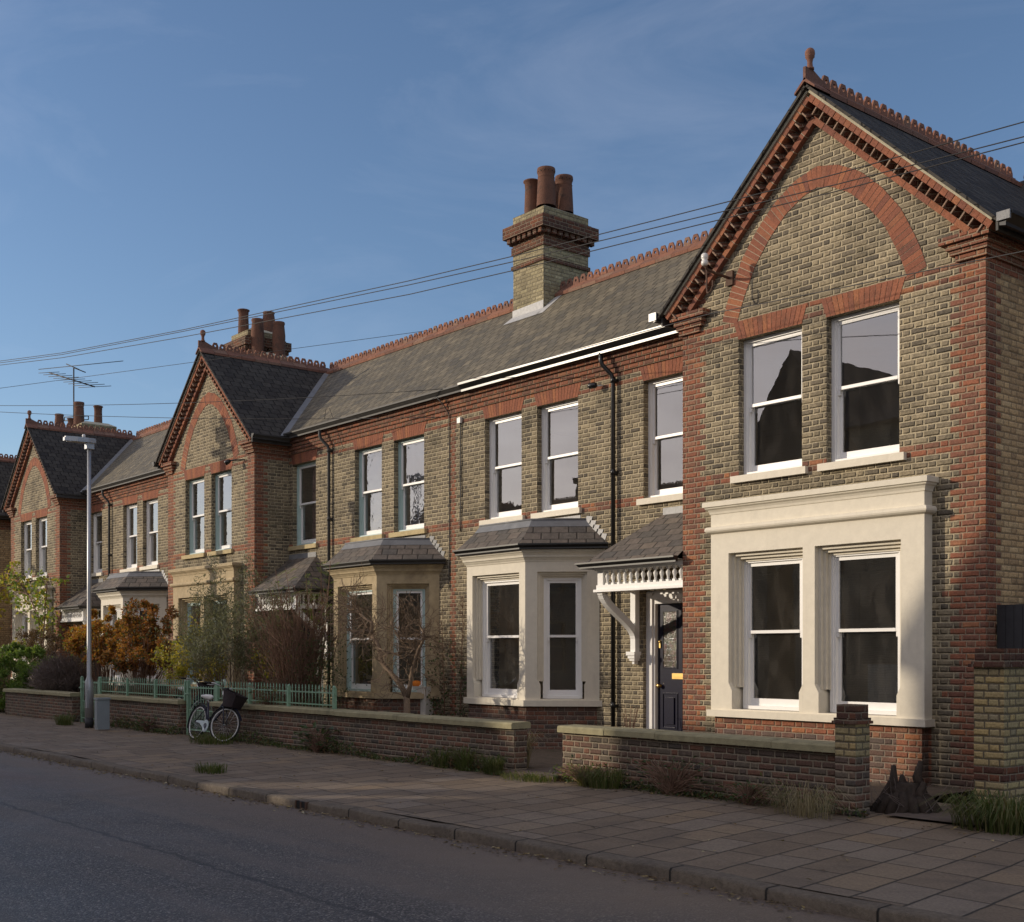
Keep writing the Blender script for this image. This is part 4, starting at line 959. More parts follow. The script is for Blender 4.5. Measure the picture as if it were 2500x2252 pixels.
# --- house A: the near one, cream bays and white sashes
hA = thing('end_terrace_house', 'nearest brick house, big gable on the right, cream painted bays and blue front door', 'house', (-12, 14, 0), 'terraced houses')
gA = -9.84
wa = [(-13.89, -12.84, 4.15, 6.05), (-18.03, -16.96, 4.15, 6.05), (-16.53, -15.45, 4.15, 6.05)]
opsA = wa + [(-13.9, -12.6, .3, 2.66), (-17.9, -15.35, .9, 3.0)]
mb = main_range(hA, -19.03, -12.2, opsA, [-19.03])
mb.build('wall', ['yellow', 'red'], hA)
single_and_pair(hA, wa, 'white', 'white', 'glass', 'cream', (None, None, None))
rfA = gable(hA, gA, YM, 21.5, rel(gA), 'white', 'white', 'glass', 'cream', 18.45, side_mats=('palebrick', 'red'))
sun_bay(hA, gA, 'cream', 'white', 'white', 'bayglass')
canted_bay(hA, -16.60, 'cream', 'white', 'white', 'bayglass', 'blackgloss')
porch(hA, -12.21, -1, 'blackgloss')
range_cornice(hA, -19.02, -12.21)
rA, zr = range_roof(hA, -19.03, -12.0, -19.0 + .34, -10.2)
valley(rA, gA, -1)
m = MB(); gutter_path(m, [(-18.45, 14.03, 6.755), (-12.3, 14.03, 6.755)], .085); m.build('gutter', 'blackgloss', hA)
m = MB(); gutter_path(m, [(-12.49, 14.0, 6.65), (-12.49, 13.04, 6.65)], .07); m.build('gutter', 'blackgloss', hA)
m = MB(); gutter_path(m, [(-7.17, 13.06, 6.64), (-7.17, 20, 6.64)], .085); m.build('gutter', 'blackgloss', hA)
m = MB(); m.box(-12.63, -12.49, 13.02, 13.04, 6.54, 6.655); m.build('gutter_stop_end', 'white', hA); m = MB(); m.box(-7.19, -7.03, 13.03, 13.058, 6.545, 6.645); m.build('gutter_stop_end', 'lead', hA)
downpipe(hA, -14.52, 'blackgloss')
chimney(hA, -19.64, -18.68, 16.22, 17.45, 8.6, 10.72, [(-19.40, 16.52, 10.8, 11.5, 0), (-18.92, 16.50, 10.82, 11.6, 1), (-19.40, 17.13, 10.8, 11.58, 1), (-18.93, 17.0, 10.8, 11.56, 1)])
m = MB(); za = 8.56; n = Vector((0, -ROOF_M, 1)).normalized()
q = lambda x, y: Vector((x, y, 6.72 + ROOF_M * (y - 13.98) + .012))
m.face([q(-19.72, 16.0), q(-18.6, 16.0), q(-18.66, 16.21), q(-19.66, 16.21)])
m.face([(-19.65, 16.205, q(0, 16.2).z), (-18.67, 16.205, q(0, 16.2).z), (-18.67, 16.205, q(0, 16.2).z + .17), (-19.65, 16.205, q(0, 16.2).z + .14)])
m.face([q(-18.67, 16.0), q(-18.45, 16.0), q(-18.45, 16.62), q(-18.67, 16.62)])
m.build('chimney_flashing', 'flash', rA)
# front door
dr = MB(); yd = 14.36; x0, x1, z0, z1 = -13.72, -12.80, .32, 2.44
dr.box(x0, x1, yd, yd + .045, z0, z1)
def pan(xa, xb, za, zb, m=0):
    t = .022
    dr.box(xa - t, xb + t, yd - .012, yd - .0005, za - t, za, m); dr.box(xa - t, xb + t, yd - .012, yd - .0005, zb, zb + t, m); dr.box(xa - t, xa, yd - .012, yd - .0005, za, zb, m); dr.box(xb, xb + t, yd - .012, yd - .0005, za, zb, m)
for xa in (-13.60, -13.18): pan(xa, xa + .29, .47, 1.0); pan(xa, xa + .29, 1.43, 2.32); dr.box(xa + .05, xa + .24, yd - .02, yd - .0005, .52, .95)
d = dr.build('door', 'navy', hA, 'glossy navy blue panelled front door')
for xa in (-13.60, -13.18):
    m = MB(); m.face([(xa, yd - .003, 1.43), (xa + .29, yd - .003, 1.43), (xa + .29, yd - .003, 2.32), (xa, yd - .003, 2.32)]); m.build('stained_glass_panel', 'stained', d)
m = MB(); m.box(-13.40, -13.12, yd - .016, yd, 1.245, 1.335); m.box(-13.36, -13.16, yd - .022, yd - .016, 1.27, 1.31, 1); m.build('letter_plate', ['brass', 'brass'], d)
m = MB(); m.lathe([(.032, 0), (.012, .012), (.012, .03), (.034, .045), (.036, .06), (.02, .075)], (-13.665, yd, 1.13), 14, 0, True, (0, -1, 0)); m.build('door_knob', 'brass', d)
m = MB(); m.box(-13.68, -13.65, yd - .02, yd, 1.74, 1.86); m.lathe([(.018, 0), (.022, .01), (.01, .02)], (-13.665, yd - .02, 1.84), 10, 0, True, (0, -1, 0)); m.build('door_knocker', 'brass', d)
m = MB(); m.box(-13.9, -13.73, 14.3, 14.44, .3, 2.66); m.box(-12.79, -12.6, 14.3, 14.44, .3, 2.66); m.box(-13.73, -12.79, 14.3, 14.44, 2.45, 2.66)
m.box(-13.9, -13.77, 14.27, 14.3, .3, 2.64); m.box(-13.77, -12.79, 14.275, 14.3, 2.52, 2.60); m.build('door_frame', 'white', d)
rooms(hA, -19.0, -7.55, (-12.2, -14.4))
m = MB(); m.box(-9.95, -9.05, 14.6, 14.64, .14, 1.5); m.box(-9.85, -9.15, 14.585, 14.6, .3, .7); m.box(-9.85, -9.15, 14.585, 14.6, .85, 1.4); m.build('room_cupboard', 'white', hA)
# hinder wing roof meeting the gable ridge, and side wall end
m = MB()
m.prism([Vector((-9.9, 18.5, 9.12)), Vector((-2, 18.5, 9.12)), Vector((-2, 16.3, 7.1)), Vector((-7.7, 16.3, 7.1))][::-1], (0, .03, -.03))
m.prism([Vector((-9.9, 18.5, 9.12)), Vector((-9.9, 20.7, 7.1)), Vector((-2, 20.7, 7.1)), Vector((-2, 18.5, 9.12))][::-1], (0, -.03, -.03))
hb = m.build('rear_wing_roof', 'shadeslate', hA)
m = MB(); m.tube([(-9.7, 18.5, 9.13), (-2, 18.5, 9.13)], .10, 8); m.build('ridge_tiles', 'terracotta', hb)
m = MB(); wall(m, lambda u, z: Vector((u, 16.4, z)), -7.4, -2.1, 0, 7.1, rows=False); m.build('rear_wing_wall', 'palebrick', hA)
rear(hA, -19.03, -7.47)

# --- house B: stone bays, pale blue-green sashes
hB = thing('terraced_house', 'middle brick house with unpainted stone bays and pale blue-green window frames', 'house', (-24, 14, 0), 'terraced houses')
gB = -27.83
wb = [(-25.29, -24.23, 4.15, 6.05), (-22.59, -21.53, 4.15, 6.05), (-21.08, -20.0, 4.15, 6.05)]
mb = main_range(hB, -25.46, -19.03, wb + [(-25.2, -23.9, .3, 2.66), (-22.5, -19.8, .9, 3.0)], [-19.03])
mb.build('wall', ['yellow', 'red'], hB)
mb = MB(); wall(mb, lambda u, z: Vector((u, YM, z)), -31.94, -30.2, 0, 6.75, (), None)
mb.build('link_wall', ['yellow', 'red'], hB)
single_and_pair(hB, wb, 'bluegreen', 'white', 'oldglass', 'sillstone', (('curtain', (.30, .78, .02, .98)), ('lace', (.12, 1, .1, .5)), ('lace', (.08, 1, .1, .5))))
gable(hB, gB, YM, YM, rel(gB), 'bluegreen', 'white', 'oldglass', 'sillstone', 16.75, (('blind', (.72, .98, 0, 1)), ('blind', (.72, .98, 0, 1))))
sun_bay(hB, gB, 'stone', 'bluegreen', 'bluegreen', 'oldglass')
canted_bay(hB, -21.16, 'stone', 'bluegreen', 'white', 'oldglass', 'oldgutter')
porch(hB, -25.45, 1, 'oldgutter')
range_cornice(hB, -25.45, -19.03)
rB, zr = range_roof(hB, -31.94, -19.03, -27.7, -19.68)
valley(rB, gB, 1)
m = MB(); gutter_path(m, [(-25.2, 14.03, 6.74), (-18.47, 14.03, 6.74)], .07); m.build('gutter', 'oldgutter', hB)
m = MB(); gutter_path(m, [(-25.15, 13.06, 6.64), (-25.15, 14.0, 6.64)], .06); m.build('gutter', 'oldgutter', hB); m = MB(); gutter_path(m, [(-30.5, 14.0, 6.65), (-30.5, 13.04, 6.65)], .07); m.build('gutter', 'oldgutter', hB)
downpipe(hB, -23.55, 'oldgutter')
chimney(hB, -32.5, -31.5, 16.25, 17.4, 8.5, 10.84, [(-32.25, 16.5, 10.92, 11.6, 0), (-31.85, 17.1, 10.9, 11.55, 2)])
chimney(hB, -31.48, -30.75, 16.35, 17.3, 8.5, 10.02, [(-31.3, 16.45, 10.1, 11.12, 2), (-30.98, 16.95, 10.1, 11.05, 2)])
m = MB(); m.box(-25.2, -23.9, 14.3, 14.35, .3, 2.6); m.build('door', 'oldgutter', hB)
rooms(hB, -30.1, -19.06, (-25.46, -23.2)); rear(hB, -31.94, -19.03)

# --- house C: white bays, further along
hC = thing('terraced_house', 'third brick house along, white bays and a yellowing vine across its gable', 'house', (-37, 14, 0), 'terraced houses')
gC = -40.62
wc = [(-38.1, -37.1, 4.15, 6.05), (-35.44, -34.4, 4.15, 6.05), (-33.98, -32.93, 4.15, 6.05)]
mb = main_range(hC, -38.3, -31.94, wc + [(-35.3, -32.7, .9, 3.0), (-38.0, -36.7, .3, 2.66)], [-31.6])
mb.build('wall', ['yellow', 'red'], hC)
mb = MB(); wall(mb, lambda u, z: Vector((u, YM, z)), -44.9, -42.99, 0, 6.75, (), None)
mb.build('link_wall', ['yellow', 'red'], hC)
single_and_pair(hC, wc, 'white', 'white', 'glass', 'cream', (('blind', (.05, .5, 0, 1)), ('blind', (.6, .95, 0, 1)), ('blind', (.55, .9, 0, .55))))
gable(hC, gC, YM, YM, rel(gC), 'white', 'white', 'glass', 'cream', 16.75)
sun_bay(hC, gC, 'cream', 'white', 'white', 'glass')
canted_bay(hC, -34.02, 'cream', 'white', 'white', 'glass', 'oldgutter')
porch(hC, -38.24, 1, 'oldgutter', 'white')
range_cornice(hC, -38.24, -31.95)
rC, zr = range_roof(hC, -44.9, -31.94, -40.4, -32.6)
valley(rC, gC, 1)
m = MB(); gutter_path(m, [(-38.0, 14.03, 6.74), (-30.3, 14.03, 6.74)], .07); m.build('gutter', 'oldgutter', hC)
downpipe(hC, -36.35, 'oldgutter')
chimney(hC, -46.0, -44.3, 16.2, 17.5, 6.5, 10.05, [(-45.25, 16.45, 10.1, 10.98, 1), (-45.2, 17.15, 10.1, 10.92, 0)])
chimney(hC, -49.0, -46.6, 16.4, 17.2, 8, 10.0, [(-48.35, 16.8, 10.1, 11.05, 2), (-47.0, 16.8, 10.05, 10.68, 0)])
m = MB(); m.box(-38.0, -36.7, 14.3, 14.35, .3, 2.6); m.build('door', 'oldgutter', hC)
rooms(hC, -42.9, -31.96, (-38.25, -36.3)); rear(hC, -44.9, -31.94, ends=((-44.9, -1),))

# --- house D: only its flank shows at the left edge
hD = thing('end_terrace_house', 'furthest brick house at the left edge, only its pale flank and dark roof slope showing', 'house', (-48.5, 14, 0), 'terraced houses')
gD = -48.42
gable(hD, gD, YM, 20, rel(gD), 'white', 'white', 'glass', 'cream', 18.4, side_mats=('palebrick', 'red'))
sun_bay(hD, gD, 'cream', 'white', 'white', 'glass')
m = MB(); gutter_path(m, [(-45.76, 13.06, 6.64), (-45.76, 18, 6.64)], .07); m.build('gutter', 'oldgutter', hD)
mb = main_range(hD, -62, -50.7, [(-53, -52, 4.15, 6.05)]); mb.build('wall', ['yellow', 'red'], hD)
range_roof(hD, -62, -50, -62, -51); rooms(hD, -61.5, -46.1)

# --- the houses across the street (they throw the shade and show in the upstairs panes)
def far_house(label, x0, x1, zr, gabs, chims, ye=-5.4, yr=-11.0, eave=6.2):
    h = thing('brick_house', label, 'house', ((x0 + x1) / 2, ye, 0), 'houses across the street')
    mb = MB(); ops = []
    n = max(1, int((x1 - x0) / 2.6))
    for i in range(n):
        c = x0 + (x1 - x0) * (i + .5) / n; ops += [(-c - .5, -c + .5, 4.0, 5.7), (-c - .55, -c + .55, .9, 2.9)]
    wall(mb, lambda u, z: Vector((-u, ye, z)), -x1, -x0, 0, eave, ops, rows=False)
    for e, sg in ((x0, -1), (x1, 1)):
        P = (lambda u, z: Vector((e, u, z))) if sg > 0 else (lambda u, z: Vector((e, -u, z)))
        a, b = (2 * yr - ye, ye) if sg > 0 else (-ye, -2 * yr + ye)
        wall(mb, P, a, b, 0, eave, rows=False)
        t = [Vector((e, 2 * yr - ye, eave)), Vector((e, ye, eave)), Vector((e, yr, zr))]; mb.face(t if sg > 0 else t[::-1])
    wall(mb, lambda u, z: Vector((u, 2 * yr - ye, z)), x0, x1, 0, eave, rows=False)
    mb.build('wall', 'yellow', h)
    for o in ops:
        w = MB(); w.box(-o[1], -o[0], ye - .12, ye - .10, o[2], o[3]); fr = MB()
        for (a, b, c, d) in ((-o[1], -o[0], o[3] - .06, o[3]), (-o[1], -o[0], o[2], o[2] + .08), (-o[1], -o[1] + .06, o[2], o[3]), (-o[0] - .06, -o[0], o[2], o[3]), (-o[1], -o[0], (o[2] + o[3]) / 2 - .03, (o[2] + o[3]) / 2 + .03)): fr.box(a, b, ye - .10, ye - .05, c, d)
        f = fr.build('window', 'sillstone', h); w.build('window_pane', 'blackgloss', f)
    mb = MB()
    for s in (1, -1):
        yy = ye + .3 if s > 0 else 2 * yr - ye - .3
        q = [Vector((x0 - .1, yy, eave - .1)), Vector((x1 + .1, yy, eave - .1)), Vector((x1 + .1, yr, zr)), Vector((x0 - .1, yr, zr))]
        mb.prism(q, (0, 0, -.05))
    for (gx, hw, gz) in gabs:
        mb.prism([Vector((gx - hw, ye + .9, eave)), Vector((gx + hw, ye + .9, eave)), Vector((gx, ye + .9, gz))], (0, yr - ye - .9 - (.0 if gz <= zr else 4), 0))
        mb.box(gx - hw + .1, gx + hw - .1, ye - .1, ye + .85, 0, eave + .02)
    r = mb.build('roof', 'shadeslate', h)
    mb = MB(); crest(mb, (x0, yr, zr + .03), (x1, yr, zr + .03), .2); mb.build('ridge_tiles', 'terracotta', r)
    for (cx, cw, cz, np_) in chims:
        mb = MB(); mb.box(cx - cw / 2, cx + cw / 2, yr - .5, yr + .5, zr - 1.5, cz - .5); mb.box(cx - cw / 2 - .1, cx + cw / 2 + .1, yr - .6, yr + .6, cz - .75, cz - .5)
        c = mb.build('chimney', 'chimred', h)
        for i in range(np_):
            mb = MB(); mb.lathe([(.16, 0), (.15, .4), (.17, .5), (.13, .5)], (cx - cw / 2 + cw * (i + .5) / np_, yr, cz - .5), 10); mb.build('chimney_pot', 'potclay', c)
    return h
far_house('low-ridged brick house across the street at the far left end', -80, -57.6, 8.5, [], [(-70, 1.4, 10.2, 3)])
far_house('brick house across the street with a plain ridge and three pots', -57.4, -48.2, 9.2, [], [(-55, 1.4, 10.1, 3)])
far_house('plain brick house across the street, its ridge mirrored in the upstairs panes of the range', -48.0, -35.7, 9.0, [], [(-42.3, 1.3, 10.5, 3)])
far_house('low brick house in the gap across the street', -31.5, -27.2, 5.3, [], [], ye=-7, yr=-9, eave=4.2)
hT = far_house('tallest brick house across the street, its steep gable mirrored upstairs in the nearest house', -24.7, -16, 10.8, [], [(-18, 1.2, 12.0, 2)], eave=8.8)
m = MB(); m.box(-26.85, -22.7, -6.9, -5.39, 5.45, 8.2); m.build('added_overhang', 'yellow', hT)  # gable storey; its overhang is made up to let sun pass beneath
m = MB(); m.prism([(-27.1, -5.2, 8.0), (-22.45, -5.2, 8.0), (-24.8, -5.2, 11.5)], (0, -5.8, 0)); m.build('gable_roof', 'shadeslate', hT)
m = MB(); m.box(-27.1, -26.6, -6.9, -6.45, 0, 5.45); m.build('overhang_pier', 'yellow', hT)  # support added under the made-up overhang
far_house('brick house across the street with a pair of pale chimneys', -15.8, 4, 9.2, [(-9.2, 2.6, 8.8)], [(-14, 1.3, 10.7, 3), (-3, 1.3, 10.7, 3)])
# ------------------------------------------------------------------ garden walls, railings, gates
def garden_wall(name, label, x0, x1, y=YW, h=.63, t=.23, cop=True, ends=(1, 1), brick='wallbrick', group='front garden walls'):
    w = thing(name, label, 'garden wall', ((x0 + x1) / 2, y, 0), group)
    mb = MB(); mb.box(x0, x1, y, y + t, -.05, h); mb.build('brickwork', brick, w)
    if cop:
        mb = MB(); n = max(1, round((x1 - x0) / .95)); r = random.Random(int(x0 * 7))
        for i in range(n):
            a, b = x0 - .03 + (x1 - x0 + .06) * i / n, x0 - .03 + (x1 - x0 + .06) * (i + 1) / n - .006
            o = [r.uniform(-.006, .006) for _ in range(4)]; y0, y1 = y - .065, y + t + .05; c = .018
            prof = [(y0, h), (y0 + .0, h + .065), (y0 + c, h + .085), (y1 - c, h + .09), (y1, h + .07), (y1, h)]
            mb.prism([(a, p[0] + o[0], p[1] + o[1]) for p in prof], (b - a, 0, o[2] * .5))
        mb.build('coping', 'coping', w)
    return w
garden_wall('garden_wall', 'low brick garden wall nearest the camera, mossy coping ending at a short pier', -11.83, -7.55)
garden_wall('garden_wall', 'longest low brick wall, green railings on its far half', -22.0, -12.82)
garden_wall('garden_wall', 'low brick wall behind the lamp post, between the two green gates', -28.0, -23.5, h=.62)
garden_wall('garden_wall', 'far low wall of dark brick with pale patches, left of the lamp post', -34.4, -29.35, y=10.5, h=.62)
p = thing('brick_pier', 'short wall pier of yellow brick with a dark terracotta cap', 'pier', (-7.34, 10.6, 0), 'brick piers')
mb = MB(); mb.box(-7.545, -7.30, 10.50, 10.745, -.05, .60); mb.build('lower_brickwork', 'wallbrick', p)
mb = MB(); mb.box(-7.545, -7.30, 10.50, 10.745, .60, .935); mb.build('upper_brickwork', 'pierbrick', p)
mb = MB(); mb.box(-7.57, -7.275, 10.475, 10.77, .935, .965); mb.box(-7.555, -7.29, 10.49, 10.755, .965, .995); mb.box(-7.535, -7.31, 10.51, 10.735, .995, 1.13); mb.build('pier_cap', 'chimred', p)
p = thing('brick_pier', 'tall boundary pier of pale yellow brick with red bands at the right edge', 'pier', (-6.37, 11.4, 0), 'brick piers')
mb = MB(); x0, x1, y0, y1 = -6.53, -6.21, 11.40, 19.5
for (a, b, m) in ((-.05, .375, 0), (.375, .525, 1), (.525, 1.515, 0)): mb.box(x0, x1, y0, y1, a, b, m)
mb.build('brickwork', ['pierbrick', 'chimred'], p)
mb = MB(); mb.box(x0 - .04, x1 + .04, y0 - .04, y1, 1.515, 1.545); mb.box(x0 - .02, x1 + .02, y0 - .02, y1, 1.545, 1.575)
for i in range(60): mb.box(x0 + .005, x1 - .005, y0 + .01 + i * .115, y0 + .115 + i * .115, 1.575, 1.70)
mb.build('pier_cap', 'chimred', p)
g = thing('boarded_gate', 'black boarded side gate between the nearest house and the tall pier', 'gate', (-7.1, 13.55, 0))
mb = MB()
for i in range(9): mb.box(-7.44 + i * .105, -7.34 + i * .105, 13.5, 13.525, .08, 2.22)
mb.build('board_panel', 'blackwood', g)
mb = MB(); mb.box(-7.46, -6.5, 13.53, 13.57, 1.9, 2.0); mb.box(-7.46, -6.5, 13.53, 13.57, .4, .5); mb.build('gate_frame', 'blackwood', g)

def railing(name, label, x0, x1, posts, y=YW + .11, z0=.73, zt=1.09):
    r = thing(name, label, 'railing', ((x0 + x1) / 2, y, z0), 'green garden railings')
    for px in posts:
        mb = MB(); mb.box(px - .028, px + .028, y - .028, y + .028, z0 - .04, zt - .02); mb.box(px - .045, px + .045, y - .02, y + .02, zt - .14, zt - .09); mb.lathe([(.03, 0), (.034, .012), (.02, .03), (.004, .04)], (px, y, zt - .02), 8); mb.build('post', 'railgreen', r)
    for zz in (z0 + .04, zt - .115):
        mb = MB(); mb.box(x0, x1, y - .006, y + .006, zz, zz + .022); mb.build('rail', 'railgreen', r)
    mb = MB(); n = int((x1 - x0) / .112)
    for i in range(n):
        x = x0 + (x1 - x0) * (i + .5) / n
        mb.tube([(x, y, z0 + .0), (x, y, zt - .05)], .0075, 6)
        mb.lathe([(.0075, 0), (.017, .012), (.012, .02), (.007, .026), (.013, .045), (.002, .085)], (x, y, zt - .055), 6)
    mb.build('picket_row', 'railgreen', r)
railing('railing', 'green spearhead railing on the long wall behind the bicycle', -22.0, -17.65, [-22.0, -20.68, -19.21, -17.67])
railing('railing', 'green spearhead railing on the short wall behind the lamp post', -28.08, -23.45, [-28.08, -26.48, -24.95, -23.47])
def gate(label, x0, x1, y=YW + .11, post=True):
    r = thing('garden_gate', label, 'gate', ((x0 + x1) / 2, y, 0), 'green garden gates')
    for px in (x0, x1):
        mb = MB(); mb.box(px - .03, px + .03, y - .03, y + .03, .0, 1.08); mb.lathe([(.035, 0), (.03, .02), (.004, .03)], (px, y, 1.08), 8); mb.build('post', 'railgreen', r)
    mb = MB()
    for zz in (.1, .5, .95): mb.box(x0, x1, y - .008, y + .008, zz, zz + .025)
    mb.build('rail', 'railgreen', r)
    mb = MB(); n = int((x1 - x0) / .11)
    for i in range(1, n): x = x0 + (x1 - x0) * i / n; mb.tube([(x, y, .1), (x, y, 1.0)], .008, 6)
    for i in range(n): x = x0 + (x1 - x0) * (i + .5) / n; mb.tube([(x, y, .1), (x, y, .5)], .007, 6)
    mb.build('picket_row', 'railgreen', r)
    mb = MB(); mb.box(x0 - .06, x0 + .12, y - .05, y - .03, .82, .85); mb.build('latch', 'railgreen', r)
gate('green iron gate standing behind the parked bicycle', -23.33, -22.06)
gate('green iron gate half hidden by the lamp post', -29.26, -28.14)

# ------------------------------------------------------------------ street lamp, cabinet, pole, aerial, wires
lx, ly = -26.86, 9.99
t = thing('street_lamp', 'tall grey steel street lamp standing before the russet shrubs', 'street lamp', (lx, ly, 0))
mb = MB(); mb.lathe([(.092, 0), (.092, .22)], (lx, ly, 0), 16); mb.build('base', 'darkpole', t)
mb = MB(); mb.lathe([(.09, .22), (.09, 1.02), (.05, 1.14), (.046, 3.0), (.041, 6.18)], (lx, ly, 0), 16); mb.box(lx + .02, lx + .088, ly - .088, ly - .04, .45, .85); mb.build('post', 'galv', t)
mb = MB()
mb.box(lx - .07, lx + .07, ly - .08, ly + .09, 6.18, 6.34)
ol = [(-.10, .12), (.10, .12), (.13, -.05), (.12, -.30), (.05, -.56), (-.05, -.56), (-.12, -.30), (-.13, -.05)]
zt_ = lambda b: 6.40 if b > -.1 else 6.40 - .02 * (b < -.4)
mb.prism([(lx + a, ly + b, 6.31) for a, b in ol], (0, 0, .075)); mb.prism([(lx + a * .8, ly + b * .95, 6.384) for a, b in ol], (0, 0, .03))
h = mb.build('lamp_head', 'galv', t)
mb = MB(); mb.lathe([(.035, 0), (.035, .07), (.025, .085)], (lx, ly - .12, 6.41), 10); mb.build('photocell', 'porcelain', h)
mb = MB(); mb.box(lx - .07, lx + .07, ly - .48, ly - .12, 6.302, 6.312); mb.build('lens', 'chrome', h)
t = thing('utility_cabinet', 'slim grey metal cabinet on the pavement beside the lamp post', 'cabinet', (-25.9, 9.9, 0))
mb = MB(); mb.box(-25.97, -25.80, 9.78, 10.04, .02, .66); mb.build('body', 'cabinet', t)
mb = MB(); mb.box(-25.99, -25.78, 9.76, 10.06, .66, .70); mb.build('lid', 'cabinet', t)
mb = MB(); mb.box(-25.95, -25.82, 9.768, 9.779, .08, .62); mb.build('door', 'cabinet', t)
PX, PY = -31.9, 8.45
t = thing('telegraph_pole', 'wooden telegraph pole just beyond the left edge, its shadow on the middle gable', 'pole', (PX, PY, 0))
mb = MB(); mb.lathe([(.15, 0), (.12, 9.0), (.02, 9.08)], (PX, PY, 0), 12); mb.build('post', 'wood', t)
mb = MB(); mb.box(PX - .55, PX + .55, PY - .06, PY + .06, 8.15, 8.28); mb.box(PX - .3, PX + .3, PY - .10, PY + .10, 8.45, 8.8); mb.build('crossarm', 'wood', t)
def wire(label, pts, r=.0065, n=14, sag=0.0, m='wire'):
    mb = MB(); pts = [Vector(p) for p in pts]; out = []
    if len(pts) == 2: out = [pts[0].lerp(pts[1], i / n) - UP * sag * 4 * (i / n) * (1 - i / n) for i in range(n + 1)]
    else: out = pts
    mb.tube(out, r, 5); return tag(mb.build('overhead_wire', m), label, 'wire', 'overhead wires')
P0 = [(-31.9, 8.43, 8.50), (-27.93, 8.41, 8.09), (-25.19, 8.80, 7.81), (-20.72, 9.43, 7.48), (-14.82, 10.26, 7.13), (-12.79, 10.55, 7.04), (-10.44, 10.88, 6.96), (-8.03, 11.23, 6.89), (-6.06, 11.51, 6.87), (-2.5, 12.0, 6.92), (3, 12.8, 7.2)]
wire('highest of three long dark wires crossing the sky to the near gable', P0)
dz = [-.05, -.04, -.035, -.03, -.06, -.075, -.09, -.115, -.145, -.19, -.25]
wire('middle one of three long dark wires crossing the sky', [(x, y, z + d) for (x, y, z), d in zip(P0, dz)])
dz = [-.12, -.09, -.10, -.13, -.2, -.195, -.185, -.19, -.2, -.24, -.3]
wire('lowest of three long dark wires crossing the sky', [(x, y, z + d) for (x, y, z), d in zip(P0, dz)])
wire('thin pale wire passing over the ridge right of the middle gable', [(PX, PY, 8.0), (-23.5, 16.7, 9.24), (-20, 20.2, 9.9)], .006)
wire('thin wire from the left running down to the gutter at the party wall', [(PX, PY, 7.75), (-18.95, 13.9, 6.73)], .006, sag=.12)
wire('thin wire from the left running down to the white junction box', [(PX, PY, 7.65), (-18.80, 14.12, 6.20)], .006, sag=.12)
wire('thin wire strung across the front of the near gable', [(-18.2, 13.9, 6.78), (-11.0, 12.45, 6.2), (-6.1, 11.5, 5.6), (-2, 10.7, 5.2)], .006)
# aerial on the far chimney
ax, ay = -47.05, 16.9
t = thing('television_aerial', 'tall black television aerial above the furthest chimney pots', 'aerial', (ax, ay, 9.5))
mb = MB(); mb.tube([(ax, ay, 9.3), (ax, ay, 12.65)], .028, 6); mb.build('mast', 'wire', t)
mb = MB(); mb.tube([(ax, ay + .0, 12.66), (ax + .55, ay + .25, 12.42)], .022, 5); mb.tube([(ax - .38, ay - .15, 12.85), (ax + .3, ay + .1, 12.55)], .02, 5)
mb.tube([(ax - 1.9, ay - .7, 12.83), (ax + 2.5, ay + .95, 12.6)], .014, 5); mb.build('long_rod', 'wire', t)
mb = MB(); A, B_ = Vector((ax - .95, ay - .62, 12.55)), Vector((ax + .85, ay + .5, 11.85)); mb.tube([A, B_], .026, 5)
for i in range(9):
    c = A.lerp(B_, i / 8.0); l = .45 + .03 * i; dvec = Vector((.78, .62, 0)) * l; mb.tube([c - dvec, c + dvec], .012, 4)
mb.build('director_array', 'wire', t)
mb = MB(); zz = 10.7
for dzz in (-.07, .07): mb.tube([(ax - .32, ay - .25, zz + dzz), (ax + .5, ay + .38, zz + dzz)], .02, 4)
for k in (-.32, .5): mb.tube([(ax + k, ay + k * .77, zz - .07), (ax + k, ay + k * .77, zz + .07)], .02, 4)
mb.tube([(ax, ay, zz), (ax + .95, ay + .1, zz - .55)], .03, 5); mb.build('small_array', 'wire', t)
# fittings on the walls
t = thing('insulator_bracket', 'rusty iron bracket with a white insulator on the near gable', 'bracket', (-11.35, 13.2, 6.85))
mb = MB(); mb.tube([(-11.3, 13.28, 6.92), (-11.34, 13.0, 6.95), (-11.36, 12.86, 6.98), (-11.36, 12.82, 7.06)], .02, 8); mb.box(-11.36, -11.24, 13.26, 13.295, 6.82, 7.02)
mb.tube([(-11.36, 12.86, 6.98), (-11.36, 12.86, 6.72), (-11.33, 12.84, 6.64), (-11.28, 12.84, 6.64), (-11.25, 12.86, 6.72), (-11.25, 12.86, 6.80)], .013, 6); mb.build('arm', 'rust', t)
mb = MB(); mb.lathe([(.03, 0), (.05, .02), (.05, .06), (.035, .08), (.05, .10), (.05, .15), (.03, .17)], (-11.36, 12.82, 7.02), 12); mb.build('insulator', 'porcelain', t)
t = thing('floodlight', 'small black floodlight fixed to the middle gable', 'floodlight', (-26.2, 13.2, 6.1))
mb = MB(); mb.tube([(-25.85, 13.26, 6.15), (-26.15, 13.15, 6.17), (-26.22, 13.05, 6.15)], .018, 6); mb.build('arm', 'blackgloss', t)
mb = MB(); mb.lathe([(.03, 0), (.055, .05), (.055, .14)], (-26.22, 13.08, 6.16), 10, 0, True, (-.3, -.8, -.5)); mb.build('lamp', 'blackgloss', t)
t = thing('security_camera', 'little black camera under the eaves beside the glossy downpipe', 'camera', (-14.95, 14.1, 6.12))
mb = MB(); mb.tube([(-14.82, 14.19, 6.14), (-14.9, 14.08, 6.13)], .014, 6); mb.build('bracket', 'porcelain', t)
